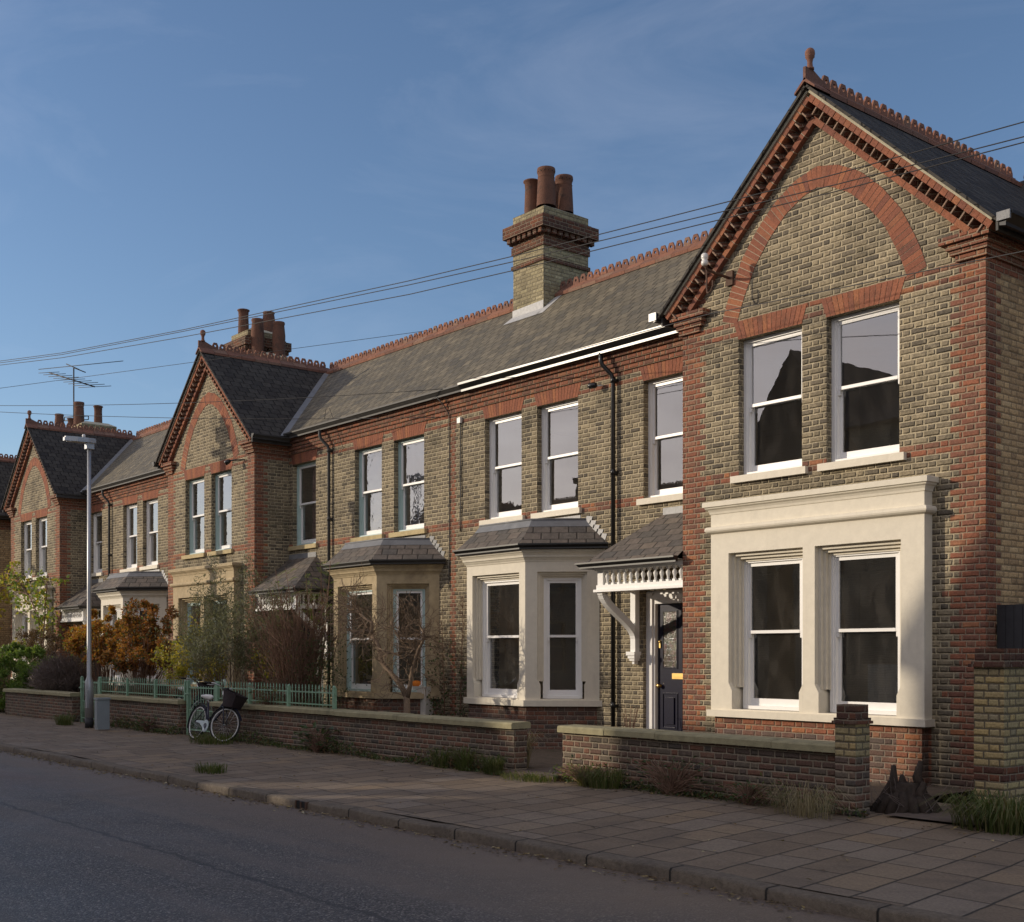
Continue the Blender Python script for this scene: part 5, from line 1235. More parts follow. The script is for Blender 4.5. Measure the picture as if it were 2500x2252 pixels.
mb = MB(); mb.lathe([(.035, 0), (.05, .03), (.05, .13), (.035, .15)], (-14.86, 14.08, 6.14), 10, 0, True, (-1, -.4, -.05)); mb.build('body', 'blackgloss', t)
t = thing('junction_box', 'small white junction box with a cable below it at the party wall', 'junction box', (-18.78, 14.17, 5.3))
mb = MB(); mb.box(-18.83, -18.73, 14.14, 14.195, 6.08, 6.19); mb.build('body', 'porcelain', t)
mb = MB(); rr = random.Random(5); mb.tube([(-18.77 + rr.uniform(-.012, .012), 14.178, 6.08 - i * .16) for i in range(14)], .010, 5); mb.tube([(-18.75 + rr.uniform(-.015, .015), 14.175, 6.06 - i * .16) for i in range(14)], .006, 5); mb.build('cable', 'wire', t)
mb = MB(); mb.tube([(-19.22, 13.95, 6.62), (-19.16, 14.1, 6.45), (-19.13, 14.18, 6.3)] + [(-19.13 + rr.uniform(-.01, .01), 14.18, 6.1 - i * .2) for i in range(17)], .011, 5)
mb.tube([(-19.05, 14.0, 6.65), (-19.1, 14.1, 6.5), (-19.13, 14.18, 6.36)], .007, 5)
tag(mb.build('telephone_cable', 'wire'), 'black telephone cable running down the party wall from the gutter', 'cable')
mb = MB(); mb.tube([(-23.35, 13.9, 6.8), (-23.3, 13.9, 7.0), (-23.15, 13.9, 7.02), (-23.1, 14.05, 6.6), (-23.0, 14.17, 6.15), (-23.2, 14.17, 6.02), (-23.32, 14.17, 6.1), (-23.3, 14.1, 6.35)], .006, 5)
tag(mb.build('loose_cable', 'wire'), 'loose loop of cable hanging at the gutter by the grey downpipe', 'cable')
# ------------------------------------------------------------------ plants
def rv(r):
    z = r.uniform(-1, 1); a = r.uniform(0, 2 * math.pi); s = math.sqrt(1 - z * z); return Vector((s * math.cos(a), s * math.sin(a), z))
def leaf(mb, p, d, n, L, w, m=0):
    s = d.cross(n); s = s.normalized() if s.length > 1e-4 else d.orthogonal().normalized(); n = s.cross(d)
    i = len(mb.v); q = p + d * (L * .45)
    mb.v += [p, q + s * w * .5 + n * w * .12, p + d * L - n * w * .15, q - s * w * .5 + n * w * .12]; mb.f += [(i, i + 1, i + 2), (i, i + 2, i + 3)]; mb.m += [m, m]; mb.sm += [False, False]
def leaves_at(mb, r, centres, per, rad, L, w, up=.25, m=0, ms=None):
    for c in centres:
        for _ in range(per):
            p = c + rv(r) * rad * (r.random() ** .5); d = (rv(r) + UP * up).normalized(); n = (rv(r) + UP * .9).normalized()
            k = r.uniform(.65, 1.2); leaf(mb, p, d, n, L * k, w * k, ms(r, p) if ms else m)
def grow(mb, r, p, d, L, rad, depth, tips, gnarl=.35, up=.05, split=(2, 3), shrink=.72, ang=.7, segs=4, m=0, minr=.0028, allp=None):
    pts, rs = [p.copy()], [rad]; d = d.normalized()
    for i in range(segs):
        d = (d + rv(r) * gnarl * .45 + UP * up).normalized(); p = p + d * (L / segs); pts.append(p.copy()); rs.append(max(minr, rad * (1 - .45 * (i + 1) / segs)))
        if allp is not None and depth <= 2: allp.append(p.copy())
    mb.tube(pts, rs, 5 if rad > .012 else 3, m, True, False)
    if depth <= 0: tips.append((p.copy(), d.copy())); return
    for k in range(r.randint(*split)):
        q = pts[r.randint(max(1, segs - 2), segs)] if k else p
        nd = (d + rv(r) * ang + UP * up).normalized()
        grow(mb, r, q.copy(), nd, L * shrink * r.uniform(.75, 1.2), max(minr, rs[-1] * .72), depth - 1, tips, gnarl, up, split, shrink, ang, segs, m, minr, allp)
def shrub(name, label, base, stems, leafm, twigm, L, depth, per, lrad, ll, lw, seed, group=None, spread=.8, lean=(0, 0), split=(2, 3), extra=None, up=.06, gnarl=.4, ms=None, leafmats=None, ang=.7, keep=None, cat='shrub', shrink=.72, rad=.02, clip=None):
    r = random.Random(seed); t = thing(name, label, cat, base, group); mb = MB(); tips = []; ap = []
    for i in range(stems):
        a = 2 * math.pi * i / stems + r.uniform(-.4, .4); d = Vector((math.cos(a) * spread + lean[0], math.sin(a) * spread * .7 + lean[1], 1.0))
        grow(mb, r, Vector(base) + Vector((math.cos(a) * .06, math.sin(a) * .06, 0)), d, L * r.uniform(.8, 1.15), rad, depth, tips, gnarl, up, split, shrink, ang, 4, 0, .003, ap)
    mb.build('branches', twigm, t)
    lm = MB(); cs = [p for p, _ in tips] + (ap if extra is None else [p for p in ap if r.random() < extra])
    if clip: cs = [c for c in cs if clip(c)]
    if per and leafm:
        leaves_at(lm, r, cs, per, lrad, ll, lw, ms=ms); lm.build('foliage', leafmats or leafm, t)
    return t
def clump(name, label, blobs, leafm, n, ll, lw, seed, twigm='twig', ms=None, cat='shrub', group=None, base=None, up=.2, shell=.55, twigs=26):
    """bushy mass: twigs radiating from the base into many leafy lobes"""
    r = random.Random(seed); c0 = Vector(base) if base else Vector((sum(b[0] for b in blobs) / len(blobs), sum(b[1] for b in blobs) / len(blobs), 0.0))
    t = thing(name, label, cat, c0, group); mb, lm = MB(), MB()
    vol = [b[3] ** 2 for b in blobs]; tot = sum(vol)
    for b, v in zip(blobs, vol):
        c = Vector(b[:3]); R_ = b[3]; sq = b[4] if len(b) > 4 else .85
        subs = []
        for _ in range(max(5, int(26 * v / max(vol)))):
            q = rv(r); q = Vector((q.x, q.y, q.z * sq)) * R_ * r.uniform(shell, 1.0); subs.append((c + q, R_ * r.uniform(.14, .30)))
        for (sc, sr) in subs:
            k = int(n * v / tot / len(subs))
            for _ in range(k):
                p = sc + rv(r) * sr * (r.random() ** .4); d = ((p - c).normalized() * .7 + rv(r) + UP * up).normalized(); s = r.uniform(.6, 1.25)
                leaf(lm, p, d, (rv(r) + UP).normalized(), ll * s, lw * s, ms(r, p) if ms else 0)
        for _ in range(max(4, int(twigs * v / max(vol)))):
            e = r.choice(subs)[0]; s0 = c0 + Vector((r.uniform(-.15, .15), r.uniform(-.1, .1), 0)); mid = s0.lerp(e, .5) + rv(r) * .12 + UP * .1
            mb.tube([s0, s0.lerp(mid, .6) + rv(r) * .04, mid, mid.lerp(e, .6) + rv(r) * .05, e], [.013, .011, .008, .005, .003], 4, 0, True, False)
    mb.build('branches', twigm, t); lm.build('foliage', leafm, t); return t

# olive-like shrub in front of house B's gable bay
shrub('evergreen_shrub', 'tall loose grey-green shrub behind the gate and bicycle', (-23.0, 11.75, .05), 10, 'leaf_olive', 'bark', 1.15, 3, 11, .17, .085, .022, 11, 'garden shrubs', .72, (-.32, 0), (2, 4), .45, .10, .32, rad=.026, clip=lambda c: c.z > 1.35)
shrub('evergreen_shrub', 'grey-green upright shoots above the stone bay cornice of the middle house', (-24.35, 12.0, .05), 4, 'leaf_olive', 'bark', 1.45, 2, 30, .19, .09, .022, 12, 'garden shrubs', .2, (-.05, 0), (3, 4), .8, .2, .22, rad=.022, clip=lambda c: c.z > 1.9)
shrub('yellow_leaved_shrub', 'sparse shrub with bright yellow leaves left of the green gate', (-25.0, 11.6, .05), 6, 'leaf_yellow', 'twig', .75, 3, 8, .14, .075, .06, 13, 'garden shrubs', .6, (-.1, 0), (2, 3), .5, .12, .4, clip=lambda c: c.z > 1.1)
shrub('yellow_leaved_shrub', 'yellow leaved bush glowing behind the brown whippy one', (-22.4, 12.5, .05), 6, 'leaf_yellow', 'twig', .7, 3, 3, .13, .07, .055, 14, 'garden shrubs', .5, (0, 0), (2, 3), .5, .12, .4, clip=lambda c: 1.2 < c.z < 2.6)
# bare brown whips
r = random.Random(21); t = thing('twiggy_bush', 'dense brown leafless bush of thin upright whips beside the stone bay', 'bush', (-21.0, 11.9, 0), 'garden shrubs'); mb = MB()
for i in range(175):
    a = r.uniform(0, 6.28); q = r.random() ** .5; b = Vector((-21.05 + .3 * q * math.cos(a), 11.9 + .22 * q * math.sin(a), .05))
    e = Vector((-21.2 + 1.3 * r.uniform(-1, 1), 11.9 + .5 * r.uniform(-1, 1), r.uniform(1.7, 2.95))); mid = b.lerp(e, .5) + Vector((r.uniform(-.12, .12), r.uniform(-.1, .1), .15))
    mb.tube([b, b.lerp(mid, .5) + rv(r) * .03, mid, mid.lerp(e, .5) + rv(r) * .05, e], [.010, .009, .008, .0065, .005], 3, 0, True, False)
    for k in range(5):
        f = r.uniform(.35, .95); s = b.lerp(mid, f * 2) if f < .5 else mid.lerp(e, f * 2 - 1); d = ((e - b).normalized() + rv(r) * .8).normalized(); L = r.uniform(.2, .5)
        mb.tube([s, s + d * L * .5 + rv(r) * .03, s + d * L + rv(r) * .06], [.006, .005, .004], 3, 0, True, False)
mb.build('branches', 'twig', t)
lm = MB()
for _ in range(1500):
    p = Vector((-20.3 + r.gauss(0, .3), 12.0 + r.gauss(0, .25), r.uniform(.5, 1.9))); leaf(lm, p, rv(r), (rv(r) + UP).normalized(), .05, .025)
for _ in range(500):
    p = Vector((-21.8 + r.gauss(0, .4), 11.8 + r.gauss(0, .3), r.uniform(.6, 1.8))); leaf(lm, p, rv(r), (rv(r) + UP).normalized(), .05, .025)
lm.build('foliage', 'leaf_dark', t)
# fresh compound-leaved shoots
r = random.Random(22); t = thing('leafy_shoot', 'fresh green ferny shoots rising in front of the middle house porch roof', 'shrub', (-20.9, 12.2, 0), 'garden shrubs'); mb, lm = MB(), MB()
for i in range(11):
    b = Vector((-20.9 + r.uniform(-.1, .1), 12.2, .05)); e = Vector((-20.75 + r.gauss(0, .42), 12.2 + r.gauss(0, .2), r.uniform(2.7, 3.55))); mid = b.lerp(e, .6) + rv(r) * .08
    mb.tube([b, mid, e], [.012, .008, .004], 4, 0, True, False)
    for k in range(8):
        s = mid.lerp(e, .1 + .9 * k / 8); a = r.uniform(0, 6.28); d = Vector((math.cos(a), math.sin(a), .55)).normalized(); L = r.uniform(.16, .3)
        for j in range(7):
            p = s + d * L * (j + 1) / 7 - UP * .05 * (j / 7) ** 2
            for sg in (-1, 1): leaf(lm, p, (d * .5 + d.cross(UP) * sg).normalized(), UP, .062, .022)
mb.build('branches', 'twig', t); lm.build('foliage', 'leaf_bright', t)
# bare tree before bay B
r = random.Random(23); t = thing('bare_tree', 'small leafless tree with crooked branches before the stone canted bay', 'tree', (-17.4, 12.0, 0)); mb = MB(); tips = []
Pt = lambda x, z, dy=0: Vector((x, 12.0 + dy, z))
mb.tube([Pt(-17.4, 0), Pt(-17.4, .5), Pt(-17.42, .92)], [.075, .062, .055], 8)
L1 = [Pt(-17.42, .9), Pt(-17.6, 1.1), Pt(-17.78, 1.27, -.05), Pt(-18.08, 1.5, -.08), Pt(-18.12, 1.72, -.1), Pt(-18.22, 1.86, -.1), Pt(-18.36, 1.95, -.1)]
mb.tube(L1, [.052, .05, .046, .042, .045, .04, .036], 7)
L2 = [L1[-1], Pt(-18.36, 2.08, -.1), Pt(-18.33, 2.2, -.12), Pt(-18.5, 2.27, -.15), Pt(-18.7, 2.38, -.15), Pt(-18.85, 2.46, -.12), Pt(-19.08, 2.44, -.1), Pt(-19.4, 2.58, -.05)]
mb.tube(L2, [.034, .032, .032, .028, .026, .025, .022, .014], 6)
L3 = [L1[-1], Pt(-18.6, 2.0, .1), Pt(-18.85, 2.06, .15), Pt(-19.05, 2.06, .2), Pt(-19.35, 2.04, .2), Pt(-19.7, 2.1, .2)]
mb.tube(L3, [.03, .028, .026, .024, .018, .012], 6)
L4 = [Pt(-17.4, .9), Pt(-17.36, 1.1, .03), Pt(-17.33, 1.36, .05), Pt(-17.22, 1.56, .05), Pt(-17.13, 1.72, .05), Pt(-17.02, 1.84, .05), Pt(-16.98, 2.0, .05), Pt(-17.08, 2.12, .05)]
mb.tube(L4, [.048, .04, .034, .03, .028, .025, .022, .016], 6)
L5 = [Pt(-17.15, 1.7, .05), Pt(-17.4, 1.76, 0), Pt(-17.62, 1.95, -.05), Pt(-17.8, 2.2, -.08)]; mb.tube(L5, [.02, .018, .015, .01], 5)
L6 = [Pt(-17.3, 1.45), Pt(-17.5, 1.62, -.1), Pt(-17.75, 1.66, -.15), Pt(-18.0, 1.75, -.2)]; mb.tube(L6, [.012, .011, .009, .006], 5)
for (Ls, n, dep, ln, bias) in ((L2, 46, 3, .36, Vector((-.25, 0, .25))), (L3, 28, 3, .34, Vector((-.3, 0, .2))), (L4, 34, 3, .36, Vector((-.05, 0, .5))), (L5, 30, 3, .34, Vector((0, 0, .5))), (L6, 16, 2, .24, Vector((0, 0, .2))), (L1[2:], 16, 2, .25, Vector((-.2, 0, .1)))):
    for _ in range(n):
        i = r.randint(1, len(Ls) - 1); q = Ls[i - 1].lerp(Ls[i], r.random()); d = (rv(r) + bias).normalized()
        grow(mb, r, q, d, ln * r.uniform(.7, 1.2), .010, dep - 1, tips, .75, .03, (2, 3), .78, .9, 3, 0, .0042)
mb.build('branches', 'bark', t)
# russet shrubs behind the lamp
def gold(r, p): return 1 if r.random() < (max(0, (p.z - 1.7)) * .8 + .12) else (2 if r.random() < .16 else 0)
clump('russet_shrub', 'russet and gold shrub behind the lamp post, left of the rounder one', [(-31.6, 11.9, 2.0, .72, .6), (-30.5, 11.8, 2.25, .5, .6), (-32.4, 12.0, 2.05, .5, .6), (-31.0, 11.9, 1.65, .6, .6), (-31.4, 12.0, 2.65, .36, .8)], ['leaf_orange', 'leaf_gold', 'leaf_bright'], 11000, .085, .05, 31, ms=gold, group='russet shrubs', base=(-30.8, 11.9, 0))
clump('russet_shrub', 'rounded russet brown shrub behind the short railing, right of the lamp post', [(-28.1, 11.8, 2.35, .72, .9), (-28.6, 11.7, 1.7, .72, .8), (-27.5, 11.8, 1.75, .55, .8), (-29.4, 11.8, 2.0, .45, .7), (-27.0, 11.9, 2.0, .3, 1)], ['leaf_orange', 'leaf_gold', 'leaf_dark'], 13000, .08, .046, 32, ms=lambda r, p: 1 if r.random() < (.35 if p.x < -29 else .07) else (2 if r.random() < .18 else 0), group='russet shrubs', base=(-28.3, 11.8, 0))
clump('laurel_bush', 'bright green laurel bush at the left edge, in front of the far wall', [(-36.1, 10.9, .75, .75, 1), (-34.8, 11.35, .95, .62, 1), (-34.1, 11.5, 1.0, .5, 1), (-36.0, 11.1, 1.45, .6, 1), (-35.0, 11.4, 1.45, .5, 1), (-35.3, 10.75, .55, .6, 1)], ['leaf_laurel'], 13000, .11, .046, 33, group='garden shrubs', base=(-35.3, 11.1, 0))
clump('purple_shrub', 'dull purple-brown shrub above the laurel bush', [(-36.4, 12.2, 1.95, .5, .9), (-37.3, 12.2, 1.95, .5, .9), (-35.7, 12.1, 1.9, .36, .9)], ['leaf_brown'], 5000, .06, .03, 34, group='garden shrubs', base=(-36.4, 12.2, 0))
r = random.Random(35); t = thing('dry_bush', 'rounded grey dry bush of fine twigs leaning over the far wall', 'bush', (-32.2, 11.4, 0), 'garden shrubs'); mb = MB()
for i in range(900):
    b = Vector((-32.2 + r.gauss(0, .25), 11.4 + r.gauss(0, .15), r.uniform(.1, .5))); q = rv(r); q.z = abs(q.z) * .9 - .15
    e = Vector((-32.2, 11.2, .95)) + Vector((q.x * 1.25, q.y * .75, q.z * .95)) * r.uniform(.75, 1); mid = b.lerp(e, .55) + rv(r) * .1
    mb.tube([b, mid, e], [.008, .007, .0055], 3, 0, True, False)
    for k in range(3): d = ((e - b).normalized() + rv(r) * .9).normalized(); s = mid.lerp(e, r.random()); mb.tube([s, s + d * r.uniform(.1, .22)], [.0055, .0045], 3, 0, True, False)
mb.build('branches', 'greytwig', t)
lm = MB()
for _ in range(1800):
    q = rv(r); q.z = abs(q.z) - .15; p = Vector((-32.2, 11.2, .95)) + Vector((q.x * 1.25, q.y * .75, q.z * .95)) * r.uniform(.6, 1); leaf(lm, p, rv(r), rv(r), .03, .014)
lm.build('foliage', 'leaf_brown', t)
# vine on house C
r = random.Random(36); t = thing('climbing_vine', 'yellowing vine scrambling over the far white bay and gable', 'climber', (-39.0, 12.7, 0)); mb, lm = MB(), MB()
paths = [[(-38.6, 12.9, 0), (-38.5, 12.85, 1.6), (-38.7, 12.8, 2.8), (-39.6, 12.8, 3.5), (-41.0, 12.75, 3.75), (-42.5, 12.7, 3.9), (-43.6, 12.6, 3.7)], [(-38.6, 12.9, 0), (-38.4, 12.85, 2.0), (-38.2, 12.85, 3.2), (-38.0, 12.85, 4.1)], [(-38.5, 12.85, 1.6), (-39.2, 12.8, 1.9), (-39.6, 12.8, 2.4)], [(-42.5, 12.7, 3.9), (-43.2, 12.2, 3.0), (-43.6, 12.0, 2.0)], [(-39.6, 12.8, 3.5), (-40.6, 12.7, 4.15), (-41.6, 12.7, 4.3)]]
for pth in paths:
    V = [Vector(p) for p in pth]; mb.tube(V, [.03 - .02 * i / len(V) for i in range(len(V))], 5)
    for a, b in zip(V, V[1:]):
        if a.z < 1.3: continue
        for _ in range(int((b - a).length * 9)):
            q = a.lerp(b, r.random()); tp = []; grow(mb, r, q, rv(r) + UP * .2, .3, .007, 1, tp, .7, 0, (2, 3), .8, .9, 3, 0, .003)
            for p, d in tp:
                if r.random() < .7:
                    for _ in range(5): leaf(lm, p + rv(r) * .1, (rv(r) - UP * .5).normalized(), (rv(r) + UP * .3).normalized(), .13, .11, 0 if p.x < -41 or r.random() < .3 else 1)
mb.build('branches', 'twig', t)
for _ in range(1500):
    p = Vector((-43.4 + r.gauss(0, .55), 12.3 + r.gauss(0, .3), r.uniform(2.4, 4.1))); leaf(lm, p, (rv(r) - UP * .6).normalized(), rv(r), .13, .10, 0)
lm.build('foliage', ['leaf_yellow', 'leaf_bright'], t)
# climber at the party wall
r = random.Random(37); t = thing('wall_climber', 'two withered ivy strands climbing the party wall between the bays', 'climber', (-18.95, 14.1, 0)); mb, lm = MB(), MB()
for (x0, z1, lean) in ((-19.2, 2.2, -.1), (-18.72, 2.7, .12)):
    V = [Vector((x0 + lean * i / 8 + r.uniform(-.03, .03), 14.13, .05 + z1 * i / 8)) for i in range(9)]; mb.tube(V, [.016 - .0014 * i for i in range(9)], 5)
    for a, b in zip(V, V[1:]):
        for _ in range(9):
            q = a.lerp(b, r.random()); tp = []; grow(mb, r, q, Vector((r.uniform(-1, 1), -.25, r.uniform(-.2, .8))), .2, .005, 1, tp, .6, .05, (1, 2), .8, .8, 3, 0, .0028)
            for p, d in tp:
                for _ in range(int(5 * max(.15, 1.25 - p.z / 1.9))): leaf(lm, p + rv(r) * .06, (rv(r) - UP * .3).normalized(), (rv(r) - Y * 1.2).normalized(), .055, .05, 0 if r.random() < .7 else 1)
mb.build('branches', 'twig', t); lm.build('foliage', ['leaf_dark', 'leaf_brown'], t)
# smaller plants
r = random.Random(38)
def big_leaves(name, label, c, n, L, w, spread, h, m, seed, group=None, cat='plant'):
    r = random.Random(seed); t = thing(name, label, cat, c, group); mb, lm = MB(), MB(); c = Vector(c)
    for i in range(n):
        a = r.uniform(0, 6.28); q = c + Vector((math.cos(a) * spread * r.random(), math.sin(a) * spread * .5 * r.random(), h * r.uniform(.25, 1))); d = Vector((math.cos(a), math.sin(a) * .7 - .3, r.uniform(-.3, .5))).normalized()
        mb.tube([c + rv(r) * .04, c.lerp(q, .6) + UP * .05, q], [.007, .006, .004], 4, 0, True, False); leaf(lm, q, d, (UP + rv(r) * .5).normalized(), L * r.uniform(.6, 1.2), w * r.uniform(.6, 1.2))
    mb.build('stems', 'twig', t); lm.build('foliage', m, t)
big_leaves('leafy_weed', 'large dark green leafy weed at the foot of the long wall', (-17.75, 10.42, .02), 70, .14, .09, .55, .42, 'leaf_dark', 41, 'wall-foot plants')
big_leaves('leafy_weed', 'dark leaves drooping through the railing over the coping behind the bicycle', (-20.0, 10.75, .62), 46, .2, .09, .55, .4, 'leaf_olive', 42, 'wall-foot plants')
big_leaves('leafy_weed', 'small ivy mound at the foot of the wall behind the lamp post', (-24.75, 10.45, .02), 55, .1, .08, .5, .35, 'leaf_dark', 43, 'wall-foot plants')
big_leaves('leafy_weed', 'dark ragged weeds along the foot of the nearest wall', (-9.75, 10.42, .02), 110, .085, .04, .75, .42, 'leaf_dark', 44, 'wall-foot plants')
big_leaves('leafy_weed', 'low green weeds left of the bright tuft on the nearest wall', (-11.2, 10.4, .02), 150, .05, .03, .55, .24, 'leaf_bright', 45, 'wall-foot plants')
big_leaves('leafy_weed', 'dark ivy growing in the flower bed behind the nearest wall end', (-8.6, 10.4, .02), 70, .075, .04, .5, .22, 'leaf_dark', 46, 'wall-foot plants')
big_leaves('doorstep_weed', 'straggly dry weed growing by the blue front door', (-13.75, 13.75, .1), 22, .09, .035, .3, .75, 'leaf_brown', 47)
big_leaves('geranium', 'small red-flowered geranium low in the bed beside the long wall', (-15.3, 11.0, .25), 26, .08, .07, .28, .35, 'leaf_dark', 48)
def tuft(label, c, n, h, rad, m='grass', seed=1, droop=.5, w=.008, name='grass_tuft', dirx=0.0):
    r = random.Random(seed); mb = MB(); c = Vector(c)
    for _ in range(n):
        a = r.uniform(0, 6.28); q = r.random() ** .6; b = c + Vector((math.cos(a) * rad * q, math.sin(a) * rad * .55 * q, 0)); d = Vector((math.cos(a) * .7 + dirx + r.uniform(-.4, .4), math.sin(a) * .5 - .15 + r.uniform(-.4, .4), 0)); H = h * r.uniform(.45, 1.1); s = Vector((-d.y, d.x, 0)).normalized() * w * .5
        p1 = b + d * H * .16 + UP * H * .55; p2 = b + d * H * .5 + UP * H * .9; p3 = b + d * H * (.6 + droop) + UP * H * max(.05, (1.0 - droop * .8))
        i = len(mb.v); mb.v += [b - s, b + s, p1 + s, p1 - s, p2 + s * .7, p2 - s * .7, p3]; mb.f += [(i, i + 1, i + 2, i + 3), (i + 3, i + 2, i + 4, i + 5), (i + 5, i + 4, i + 6)]; mb.m += [0] * 3; mb.sm += [False] * 3
    return tag(mb.build(name, m), label, 'grass', 'grass tufts')
tuft('bright sunlit grass tuft against the left end of the nearest wall', (-10.9, 10.38, 0), 420, .26, .34, 'grass', 51)
tuft('bright grass tuft at the right-hand end of the long wall', (-13.05, 10.42, 0), 260, .28, .17, 'grass', 52, .4)
tuft('taller shaded grass tuft second from the end of the long wall', (-13.75, 10.45, 0), 200, .36, .17, 'grass', 53, .3)
tuft('shaded ragged grass tuft third from the end of the long wall', (-14.3, 10.45, 0), 110, .3, .16, 'grass', 54, .4)
tuft('long drooping grass tuft at the foot of the tall right-hand pier', (-5.85, 10.75, 0), 620, .36, .5, 'grass', 55, .7, .012)
tuft('isolated grass tuft growing out of the pavement near the kerb', (-15.75, 7.55, 0), 240, .14, .34, 'grass', 56, .3)
tuft('dry straw-coloured grass clump in front of the terracotta-capped pier', (-7.7, 10.15, 0), 230, .36, .36, 'strawgrass', 57, .9, .005)
tuft('small grass tuft in the corner beside the left green gate', (-28.3, 9.95, 0), 300, .25, .3, 'grass', 58, .4)
tuft('grass under the wheels of the parked bicycle', (-20.7, 9.95, 0), 420, .22, .6, 'grass', 59, .4)
tuft('thin grass tuft rising in the gateway before the near canted bay', (-13.35, 11.2, .03), 130, .55, .12, 'strawgrass', 60, .4)
tuft('low grass along the step in the near gateway', (-12.2, 10.33, 0), 420, .1, .5, 'grass', 61, .4)
r = random.Random(62); mb = MB()
for _ in range(6500):
    x = r.uniform(-30, -7.2); p = Vector((x, 10.56 - abs(r.gauss(0, .10)), .02 + abs(r.gauss(0, .06)) * (1 + math.sin(x * 2.1))))
    if -12.8 < x < -11.85 or -29.2 < x < -28.2 or -23.3 < x < -22.1: continue
    leaf(mb, p, (rv(r) + UP * .3).normalized(), (UP + rv(r) * .7).normalized(), .06, .028, r.choice((0, 0, 1, 2)))
stuff(mb.build('wall_foot_weeds', ['leaf_dark', 'grass', 'leaf_brown']), 'straggling dark weeds along the foot of all the front walls', 'weeds')
mb = MB()
for _ in range(2600):
    x = r.uniform(-34, -5); g_ = r.random()
    if g_ < .62: y = 6.86 - abs(r.gauss(0, .13)); z = road_z(x, y) + .008; 
    elif g_ < .8: y = 10.55 - abs(r.gauss(0, .3)); z = .02
    else: y = r.uniform(7.1, 10.4); z = .02; 
    if g_ >= .8 and r.random() < .6: continue
    a = r.uniform(0, 6.28); leaf(mb, Vector((x, y, z)), Vector((math.cos(a), math.sin(a), r.uniform(0, .35))).normalized(), (UP + rv(r) * .35).normalized(), r.uniform(.025, .07), r.uniform(.015, .04))
stuff(mb.build('fallen_leaves', 'litter'), 'fallen brown leaves lying along the kerb and pavement', 'leaves')
# stump
r = random.Random(63); t = thing('tree_stump', 'dark gnarled tree stump beside the terracotta-capped pier', 'stump', (-7.25, 11.25, 0)); mb = MB()
for i in range(16):
    a = 6.28 * i / 16; h = r.uniform(.18, .5); q = Vector((-7.2 + .13 * math.cos(a), 11.25 + .12 * math.sin(a), 0))
    mb.tube([q + Vector((math.cos(a) * .22, math.sin(a) * .2, -.02)), q + Vector((math.cos(a) * .1, math.sin(a) * .08, .12)), q + UP * h * .7 + rv(r) * .03, q + UP * h + rv(r) * .07], [.05, .065, .05, r.uniform(.012, .035)], 6)
mb.tube([(-7.2, 11.25, 0), (-7.2, 11.25, .3)], [.2, .12], 10); mb.build('stump_wood', 'darkbark', t)
tp = []; mb = MB()
for _ in range(26): grow(mb, r, Vector((-7.25 + r.gauss(0, .2), 11.2 + r.gauss(0, .15), .05)), rv(r) + UP * .8, .25, .006, 1, tp, .6, 0, (1, 2), .8, .8, 3, 0, .003)
mb.tube([(-7.5, 11.25, .03), (-7.0, 11.2, .03)], .008, 4); mb.build('dead_twigs', 'greytwig', t)

